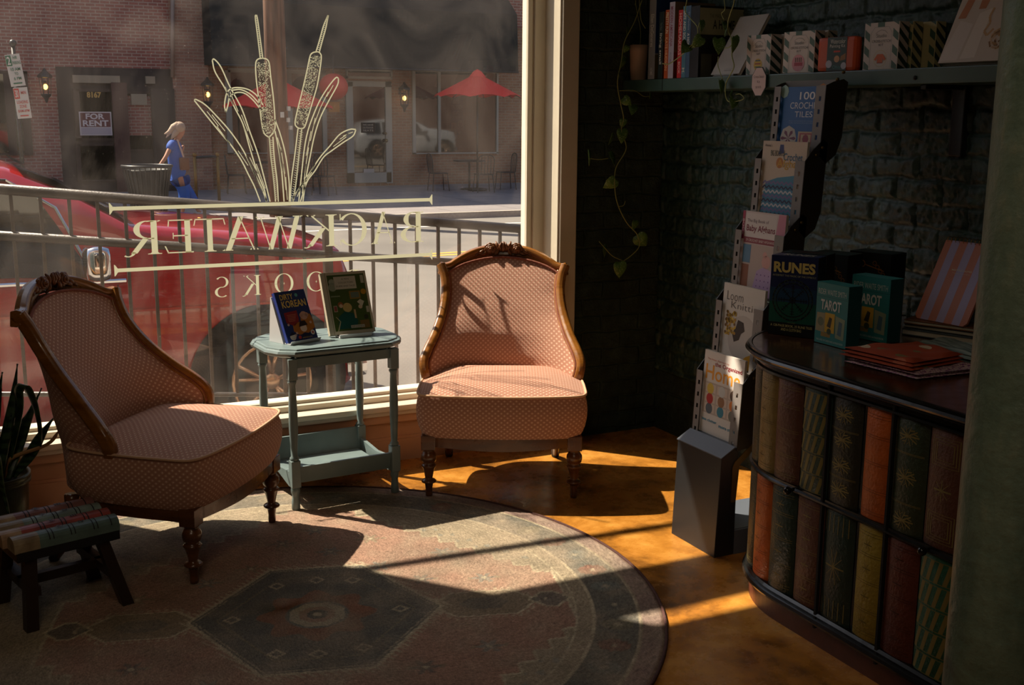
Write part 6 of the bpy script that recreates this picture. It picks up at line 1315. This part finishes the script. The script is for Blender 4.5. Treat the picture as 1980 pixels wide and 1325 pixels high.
# umbrellas, bistro tables and chairs
def umbrella(label, px, py, half, Y, drop):
    c = F(px, py, Y); base = Vector((c.x, Y, SWZ)); t = thing('patio_umbrella', label, 'umbrella', base, 0, 'red patio umbrellas across the street'); H = c.z-SWZ; hw = half*(Y*1.05)/FPX; n_ = 8
    b = MB(); vs = [(0, 0, H)]; fs = []
    for k in range(n_):
        for j in range(3): a = 2*PI*(k+j/3)/n_+.2; rr_ = hw*(1-.06*math.sin(PI*j/3)); vs.append((rr_*math.cos(a), rr_*math.sin(a), H-drop+.07*math.sin(PI*j/3)))
    m_ = n_*3; b.add(vs, [(0, 1+i, 1+(i+1) % m_) for i in range(m_)]); b.lathe([(.22, H-.10), (.10, H+.04), (.01, H+.09)], 10); b.build('canopy', mat('red_umbrella_cloth', (235, 44, 36), .7), t)
    b = MB(); b.smooth = True; b.tube([(0, 0, .03), (0, 0, H)], .025, 8); b.lathe([(.25, 0), (.25, .05), (.05, .08)], 16); b.build('pole', M_BLACKM, t)
    b = MB()
    for k in range(n_): a = 2*PI*k/n_+.2; b.tube([(0, 0, H-.02), (hw*.98*math.cos(a), hw*.98*math.sin(a), H-drop-.01)], .010, 4)
    b.build('ribs', M_BLACKM, t)
umbrella('red patio umbrella partly hidden by the wooden utility pole', 535, 150, 104, 27.2, .72); umbrella('red patio umbrella standing alone right of the glass door', 923, 141, 88, 26.6, .60)
def bistro_chair(label, x, y, rz, first=[None]):
    if first[0] is None:
        t = thing('bistro_chair', label, 'chair', (x, y, SWZ), rz, 'dark bistro chairs across the street')
        b = MB(); b.bbox((-.2, -.2, .43), (.2, .2, .46), .01); b.build('seat', M_BLACKM, t)
        b = MB(); b.tube(smooth_path([(-.19, .2, .45), (-.2, .24, .85), (0, .25, .93), (.2, .24, .85), (.19, .2, .45)], 4), .014, 5); 
        for k in range(4): b.tube([(-.12+.08*k, .2, .45), (-.12+.08*k, .25, .91)], .009, 4)
        b.build('backrest', M_BLACKM, t)
        for sx in (-1, 1):
            for sy in (-1, 1): b = MB(); b.tube([(sx*.18, sy*.18, .44), (sx*.22, sy*.22, 0)], .013, 5); b.build('leg', M_BLACKM, t)
        first[0] = t; return t
    return dup(first[0], (x, y, SWZ), rz, label)
def bistro_table(label, x, y):
    t = thing('bistro_table', label, 'table', (x, y, SWZ), 0, 'round dark patio tables across the street'); b = MB(); b.lathe([(.42, .72), (.43, .735), (.42, .75)], 24); b.build('tabletop', M_BLACKM, t); b = MB(); b.lathe([(.24, 0), (.24, .02), (.03, .05), (.025, .72)], 12); b.build('pedestal', M_BLACKM, t)
u1, u2 = F(535, 300, 27.2).x, F(923, 300, 26.6).x
bistro_table('round patio table under the umbrella behind the utility pole', u1, 27.2+.5); bistro_table('round patio table under the right hand umbrella', u2, 26.6+.5)
for x, y, rz, lab in ((F(625, 300, 26.4).x, 26.4, 2.4, 'dark bistro chair standing in the open left of the glass door'), (u1-.9, 27.6, 1.4, 'dark bistro chair left of the table behind the utility pole'), (u1+.9, 27.7, -1.5, 'dark bistro chair right of the table behind the utility pole'), (u2-.95, 26.9, 1.5, 'dark bistro chair left of the table under the right umbrella'), (u2+.9, 26.8, -1.7, 'dark bistro chair right of the table under the right umbrella'), (u2-.1, 26.0, 3.0, 'dark bistro chair in front of the table under the right umbrella')): bistro_chair(lab, x, y, rz)
# utility pole, street signs
q = F(558, 408, 20.6)
up_ = thing('utility_pole', 'thick weathered wooden utility pole at the far kerb', 'pole', (q.x, 20.98+.2, SWZ)); b = MB(); b.smooth = True; b.lathe([(.205, 0), (.19, 4), (.16, 10)], 20)
n = NT('weathered_pole_wood'); f = n.noise(10, 6, n.mapping((1, 1, .06))); n.base(n.ramp(f, [(.3, (66, 44, 34)), (.7, (126, 88, 66))])); n.rough(.9); n.bump(f, .6, .03); b.build('pole_shaft', n.m, up_)
b = MB()
for (px, py, s) in ((545, 222, .05), (558, 210, .04), (557, 232, .04), (562, 247, .035)): 
    q = ony(px, py, 20.98); b.box((q.x-s*.6, 20.95-.02, q.z-s), (q.x+s*.6, 21.06, q.z+s))
b.build('notice_tags', mat('white_paper', (200, 196, 186), .8), up_, world=True); q = ony(526, 89, 21.1); b = MB(); b.tube([(q.x, 21.1, q.z), (q.x+.3, 21.15, q.z-.03)], .02, 5); b.build('climbing_bolt', M_BLACKM, up_, world=True)
sp = ony(19, 100, 19.0); pt = thing('sign_post', 'dark street sign post at the far left edge of the window', 'post', (sp.x, 21.2, SWZ)); sp = ony(26, 100, 21.2); pt.location.x = sp.x
b = MB(); b.smooth = True; b.tube([(0, 0, 0), (0, 0, sp.z+.1-SWZ)], .035, 8); b.sphere((0, 0, sp.z+.14-SWZ), .06); b.build('post_shaft', M_BLACKM, pt)
def street_sign(label, corners, col, big, rows):
    q = [ony(x, y, 21.1) for x, y in corners]; U = (q[1]-q[0]); w_ = U.length; V = (q[3]-q[0]); h_ = V.length; U.normalize(); V = (V-U*V.dot(U)).normalized(); N = U.cross(V)
    t = thing('street_sign', label, 'sign', q[0], 0, 'parking signs on the post'); b = MB(); b.hexa([q[0], q[0]+U*w_, q[0]+U*w_-N*.02, q[0]-N*.02, q[0]+V*h_, q[0]+U*w_+V*h_, q[0]+U*w_+V*h_-N*.02, q[0]+V*h_-N*.02]); b.build('sign_plate', mat('printed_ink', (196, 194, 186), .5), t, world=True)
    C = Cover(q[0], U, V, w_, h_, .003); C.rect(.0, .64, .38, .97, col, 1).text(big, .08, .68, .30, .93, (214, 212, 204), 3, .02)
    for tx, u0, v0, u1, v1 in rows: C.text(tx, u0, v0, u1, v1, col, 3, .01)
    C.line([(.2, .09), (.8, .09)], .02, col, 2); C.build('sign_print', t)
street_sign('green and white two hour parking sign, upper of the pair', ((22, 168), (50, 165), (39, 107), (11, 106)), (40, 110, 80), '2', (('HR', .5, .84, .8, .94), ('PARKING', .42, .68, .97, .78), ('10 AM', .2, .48, .85, .58), ('TO', .4, .34, .65, .43), ('6 PM', .3, .19, .8, .29)))
street_sign('red and white loading zone sign, lower of the pair', ((35, 230), (62, 228), (54, 172), (25, 170)), (190, 60, 56), '30', (('MIN', .5, .78, .85, .88), ('LOADING', .12, .48, .9, .58), ('ZONE', .25, .34, .75, .44), ('8AM-6PM', .1, .2, .9, .29)))
# litter bin and barrier
q = ony(290, 425, 21.6); t = thing('litter_bin', 'black slatted metal litter bin beside the woman in blue', 'bin', (q.x, 21.6, SWZ)); b = MB(); b.smooth = True; b.lathe([(.30, .06), (.33, .5), (.40, .86), (.40, .9), (.36, .9), (.30, .5), (.28, .06)], 28); b.lathe([(.28, 0), (.28, .06), (.1, .06)], 20); b.build('liner', mat('dark_bin_liner', (22, 24, 24), .6), t)
b = MB()
for k in range(28):
    a = 2*PI*k/28; b.tube([(.31*math.cos(a), .31*math.sin(a), .05), (.345*math.cos(a), .345*math.sin(a), .5), (.43*math.cos(a), .43*math.sin(a), .95)], .012, 4)
b.build('slats', M_BLACKM, t, kind='stuff'); b = MB(); b.smooth = True; b.tube([(.435*math.cos(2*PI*k/32), .435*math.sin(2*PI*k/32), .96) for k in range(32)], .025, 6, closed=True); b.build('rim', M_BLACKM, t)
p0, p1 = ony(380, 384, 24.6), ony(424, 384, 24.6); t = thing('rope_barrier', 'low brass barrier with two posts right of the woman in blue', 'barrier', (p0.x, 24.6, SWZ)); zt = ony(380, 300, 24.6).z-SWZ
for x in (0, p1.x-p0.x): b = MB(); b.smooth = True; b.tube([(x, 0, 0), (x, 0, zt)], .035, 8); b.sphere((x, 0, zt), .05); b.build('post', mat('aged_brass', (140, 104, 50), .4, .6), t)
b = MB(); b.tube([(0, 0, zt-.05), (p1.x-p0.x, 0, zt-.03)], .03, 6); b.build('crossbar', M_BLACKM, t)
# ------------------------------------------------------------------ pedestrian
def skinned(name, pts, edges, radii, m, parent, lv=2):
    me = bpy.data.meshes.new(name); Mi = wm(parent).inverted(); me.from_pydata([tuple(Mi @ Vector(p)) for p in pts], edges, []); me.materials.append(m)
    o = bpy.data.objects.new(name, me); COL.objects.link(o); o.parent = parent
    s = o.modifiers.new('skin', 'SKIN'); s.use_smooth_shade = True
    for i, r_ in enumerate(radii): me.skin_vertices[0].data[i].radius = (r_, r_) if not isinstance(r_, tuple) else r_
    me.skin_vertices[0].data[0].use_root = True; u = o.modifiers.new('sub', 'SUBSURF'); u.levels = lv; u.render_levels = lv; return o
def woman():
    Y = 22.4; pc_ = ony(352, 420, Y); t = thing('person', 'fair-haired person in bright blue overalls hurrying along the far sidewalk', 'person', (pc_.x, Y, SWZ)); J = lambda x, y, d=0.: ony(x, y, Y)+Vector((0, d, 0))
    sk = mat('tanned_skin', (176, 118, 90), .6)
    body = [J(341, 333), J(337, 308), J(337, 286), J(343, 269), J(350, 256), J(352, 243), J(330, 280, -.1), J(317, 303, -.2), J(303, 322, -.24), J(300, 329, -.25), J(344, 282, .14), J(352, 300, .2), J(358, 281, .16), J(347, 340, -.05), J(356, 376, -.06), J(352, 414, -.04), J(361, 419, -.06), J(342, 340, .08), J(367, 374, .1), J(385, 408, .12), J(393, 416, .08)]
    ed = [(0, 1), (1, 2), (2, 3), (3, 4), (4, 5), (2, 6), (6, 7), (7, 8), (8, 9), (2, 10), (10, 11), (11, 12), (0, 13), (13, 14), (14, 15), (15, 16), (0, 17), (17, 18), (18, 19), (19, 20)]
    rd = [.10, .09, .10, .05, .085, .075, .05, .04, .032, .028, .05, .04, .03, .06, .045, .036, .035, .06, .045, .036, .035]
    skinned('body', body, ed, rd, sk, t)
    suit = [J(341, 333), J(337, 308), J(337, 286), J(342, 273), J(330, 280, -.1), J(323, 291, -.15), J(344, 281, .14), J(348, 289, .17), J(347, 340, -.05), J(356, 376, -.06), J(353, 404, -.05), J(342, 340, .08), J(367, 374, .1), J(382, 402, .12)]
    ed = [(0, 1), (1, 2), (2, 3), (2, 4), (4, 5), (2, 6), (6, 7), (0, 8), (8, 9), (9, 10), (0, 11), (11, 12), (12, 13)]; rd = [.18, .145, .17, .09, .095, .085, .095, .085, .14, .115, .115, .14, .115, .115]
    skinned('blue_overalls', suit, ed, rd, mat('cobalt_cloth', (18, 80, 170), .75), t)
    b = MB(); b.smooth = True; c = J(349, 249); b.sphere(c+Vector((-.02, 0, .02)), .115, sc=(1, .95, 1.0)); b.tube([c+Vector((-.04, 0, .05)), c+Vector((-.13, 0, .02)), c+Vector((-.21, .02, -.07)), c+Vector((-.30, .02, -.10))], [.09, .07, .045, .008], 8); b.tube([c+Vector((-.05, 0, .0)), c+Vector((-.11, -.03, -.09)), c+Vector((-.19, -.03, -.20))], [.085, .06, .01], 8); b.tube([c+Vector((-.05, 0, .03)), c+Vector((-.16, .03, -.04)), c+Vector((-.27, .03, -.17))], [.07, .04, .006], 8); b.build('hair', mat('ash_blonde_hair', (176, 150, 128), .7, bump=.5, bscale=60), t, world=True)
    b = MB(); b.smooth = True; c = J(353, 316, -.18); b.bbox((c.x-.09, c.y-.06, c.z-.12), (c.x+.09, c.y+.06, c.z+.12), .03); b.build('shoulder_bag', mat('tan_leather', (110, 64, 34), .5), t, world=True)
    b = MB(); b.tube([J(341, 270, -.1), J(347, 290, -.19), J(352, 306, -.2)], .018, 5); b.build('bag_strap', mat('pale_strap', (196, 160, 140), .6), t, world=True)
    for a in (J(357, 419, -.05), J(391, 415, .1)):
        b = MB(); b.smooth = True; b.sphere(a, .07, sc=(1.8, .7, .7)); b.build('shoe', mat('white_trainer', (200, 196, 190), .6), t, world=True)
woman()
# ------------------------------------------------------------------ cars
def make_car(label, loc, rz, paint, group=None, name='parked_car'):
    t = thing(name, label, 'car', loc, rz, group); hw = .92; L_ = 4.9
    PT = mat('car_paint', paint, .22, 0, .6, coat=1.0); CH = mat('chrome_trim', (206, 206, 208), .1, 1.0); DG = mat('dark_car_glass', (22, 26, 26), .04, 0, 1.0); BK = mat('tyre_rubber', (22, 22, 22), .8)
    # stations: x, bottom, belt z, top z, roof half-width, half width
    S_ = [(0.0, .38, .70, .72, .70, .74), (-.04, .30, .90, 1.02, .80, .86), (-.12, .26, 1.02, 1.20, .84, .90), (-.40, .24, 1.04, 1.27, .84, .92), (-.9, .24, 1.06, 1.33, .84, .93), (-1.38, .24, 1.07, 1.38, .82, .93), (-1.75, .24, 1.07, 1.60, .70, .93), (-2.05, .24, 1.08, 1.725, .66, .93), (-2.5, .24, 1.08, 1.78, .66, .93), (-3.3, .24, 1.08, 1.78, .66, .93), (-4.0, .24, 1.09, 1.73, .66, .92), (-4.5, .26, 1.09, 1.62, .64, .90), (-4.8, .30, 1.05, 1.12, .66, .88), (-4.9, .38, .75, .80, .60, .80)]
    rows = []
    for x, zb, zbelt, zt, rw, w in S_:
        r_ = []
        half = [(w*.90, zb), (w*.985, zb+.10), (w, (zb+zbelt)*.5), (w, zbelt-.12), (w*.975, zbelt), (lerp(w*.975, rw, .5), lerp(zbelt, zt, .55)), (rw, zt-.02), (rw*.8, zt+.005), (rw*.4, zt+.02), (0, zt+.025)]
        rows.append([Vector((x, -y, z)) for y, z in half]+[Vector((x, y, z)) for y, z in half[-2::-1]])
    b = MB(); b.smooth = True; b.grid(rows); b.add(rows[0], [tuple(range(len(rows[0])))[::-1]]); b.add(rows[-1], [tuple(range(len(rows[-1])))]); b.build('body_shell', PT, t)
    hd = t.children[-1]
    for sg in (-1, 1):
        def sd(x, f, e=.022):   # point on greenhouse side at x; f 0..1 from belt to roof
            for p, q in zip(S_[:-1], S_[1:]):
                if q[0] <= x <= p[0]:
                    s_ = (x-p[0])/(q[0]-p[0]); v = [lerp(a, c, s_) for a, c in zip(p, q)]; break
            zb, zt, rw, w = v[2], v[3], v[4], v[5]; y = lerp(w*.975, rw, f); return Vector((x, sg*(y+e), lerp(zb, zt-.02, f*1.0)))
        for (xa, xb_) in ((-1.62, -2.72), (-2.80, -3.65), (-3.73, -4.45)):
            b = MB(); bot = [sd(lerp(xa, xb_, k/8), .06) for k in range(9)]; top = [sd(min(-1.9, lerp(xa, xb_, k/8)) if xa > -2 else lerp(xa, xb_, k/8), .86) for k in range(9)]; b.grid([bot, top]); b.build('side_window', DG, t)
        b = MB(); b.tube([sd(-1.45-.2*k, .0, .012) for k in range(16)], .012, 6); b.build('chrome_belt_strip', CH, t)
        b = MB(); b.tube([sd(-1.62, .04, .012), sd(-1.80, .80, .012), sd(-2.05, .92, .012), sd(-2.8, .93, .012), sd(-3.8, .93, .012)], .010, 6); b.build('chrome_window_trim', CH, t)
        c = Vector((-1.62, sg*1.05, 1.20)); b = MB(); b.smooth = True; b.bbox((c.x-.07, c.y-.13, c.z-.10), (c.x+.07, c.y+.13, c.z+.10), .05); b.build('mirror_shell', CH, t); b = MB(); b.tube([(-1.62, sg*.92, 1.10), (-1.62, sg*1.0, 1.13)], .03, 6); b.build('mirror_arm', M_BLACKM, t)
        b = MB(); b.bbox((-.16, sg*.62-.13*1, .86), (.0, sg*.62+.16, 1.02), .03); b.build('headlight', mat('headlight_lens', (210, 206, 200), .1, .3), t)
        b = MB(); b.bbox((-2.72, sg*.935-.01, .92), (-2.56, sg*.935+.02, .96), .01); b.build('door_handle', CH, t)
        b = MB(); b.tube([(-2.77, sg*.936, .32), (-2.77, sg*.938, 1.05)], .004, 4); b.tube([(-1.52, sg*.936, .32), (-1.50, sg*.938, 1.05)], .004, 4); b.build('door_seam', BK, t)
        b = MB(); b.tube([(-.5, sg*.935, .88), (-2.6, sg*.942, .90), (-4.4, sg*.932, .90)], .010, 4); b.build('body_crease', PT, t)
        for wx in (-.60-.02, -3.95):
            b = MB(); b.smooth = False; a0 = -.35; b.add([(wx+.50*math.cos(a), sg*.942, .40+.48*math.sin(a)) for a in [a0+(PI+.7)*k/24 for k in range(25)]], [tuple(range(25))]); b.build('wheel_arch', BK, t)
            w_ = MB(); w_.smooth = True; prof = [(.25, -.11), (.36, -.115), (.385, -.08), (.39, 0), (.385, .08), (.36, .115), (.25, .11)]
            vs, fs = [], []; NN = 32
            for r_, y in prof: vs += [(wx+r_*math.cos(2*PI*k/NN), sg*(.885+y), .39+r_*math.sin(2*PI*k/NN)) for k in range(NN)]
            fs = [(j*NN+k, j*NN+(k+1) % NN, (j+1)*NN+(k+1) % NN, (j+1)*NN+k) for j in range(len(prof)-1) for k in range(NN)]; w_.add(vs, fs); wo_ = w_.build('tyre', BK, t)
            b = MB(); b.smooth = True; b.tube([(wx+.245*math.cos(2*PI*k/32), sg*.992, .39+.245*math.sin(2*PI*k/32)) for k in range(32)], .014, 6, closed=True)
            for k in range(5):
                a = PI/2+2*PI*k/5
                for da in (-.2, .2): b.tube([(wx+.05*math.cos(a), sg*.985, .39+.05*math.sin(a)), (wx+.24*math.cos(a+da), sg*.990, .39+.24*math.sin(a+da))], .016, 5)
            b.sphere((wx, sg*.985, .39), .055, sc=(1, .4, 1)); b.build('alloy_rim', mat('pale_alloy', (196, 160, 130), .25, .8), wo_)
            b = MB(); b.add([(wx+.24*math.cos(2*PI*k/24), sg*.955, .39+.24*math.sin(2*PI*k/24)) for k in range(24)], [tuple(range(24))]); b.build('brake_disc', mat('dark_brake', (40, 38, 38), .5), wo_)
    b = MB(); ws = [Vector((-1.40, y, 1.392+.0)) for y in (-.74, -.37, 0, .37, .74)]; wt = [Vector((-2.02, y, 1.735)) for y in (-.60, -.3, 0, .3, .60)]; 
    b.grid([[p+Vector((.02, 0, .035)) for p in ws], [p+Vector((.02, 0, .03)) for p in wt]]); b.build('windshield', DG, t)
    b = MB(); b.bbox((-.06, -.55, .50), (.03, .55, .82), .02); b.build('grille', mat('black_grille', (26, 26, 28), .4), t)
    b = MB(); b.bbox((-.10, -.90, .34), (.05, .90, .47), .04); b.bbox((-.02, -.58, .82), (.045, .58, .86), .015); b.build('bumper', CH, t)
    b = MB(); b.box((-4.7, -.8, .2), (-.15, .8, .34)); b.build('underbody', BK, t)
    return t
make_car('dark red car parked close outside behind the railing', (2.33, 7.88, GZ), 0, (156, 20, 24))
make_car('silver car parked further along this side of the street', (21.5, 7.9, GZ), 0, (176, 178, 182))
# ------------------------------------------------------------------ ramp railing
def make_rail():
    Y = 5.6; t = thing('ramp_railing', 'black metal ramp railing with slim balusters just outside the window', 'railing', (1.7, Y, -.48)); sl_ = -.106
    z0 = lambda X, a: a+sl_*(X-.19)
    X0, X1 = -.9, 4.2; M_R = mat('worn_black_railing', (58, 50, 44), .42, .2, bump=.15, bscale=120, noise=.2, nscale=25)
    for nm, a, r_ in (('top_rail', 1.205, .025), ('middle_rail', .995, .022), ('bottom_rail', .258, .012)):
        b = MB(); b.smooth = True; b.tube([(X0, Y, z0(X0, a)), (X1, Y, z0(X1, a))], r_, 12); b.build(nm, M_R, t, world=True)
    X = .232-.122*8
    k = 0
    while X < 4.1:
        b = MB(); b.smooth = False; w_ = .0075
        if k == 20: w_ = .021
        b.box((X-w_, Y-w_, z0(X, .262) if k != 20 else -.48), (X+w_, Y+w_, z0(X, 1.20))); b.build('post' if k == 20 else 'baluster', M_R, t, world=True); X += .1222; k += 1
make_rail()
# unseen rod outside, added to cast the thin dark stripe on the rug
t = thing('shadow_rod', 'unseen dark rod outside above the window, added to cast a stripe on the rug', 'canopy', (1.2, 5.2, 2.9))
p0, p1 = Vector((-.55, 5.25, 2.80)), Vector((1.75, 5.25, 3.02)); b = MB(); b.smooth = True; b.tube([p0, p1], .025, 8); b.build('rod_shaft', M_BLACKM, t, world=True)
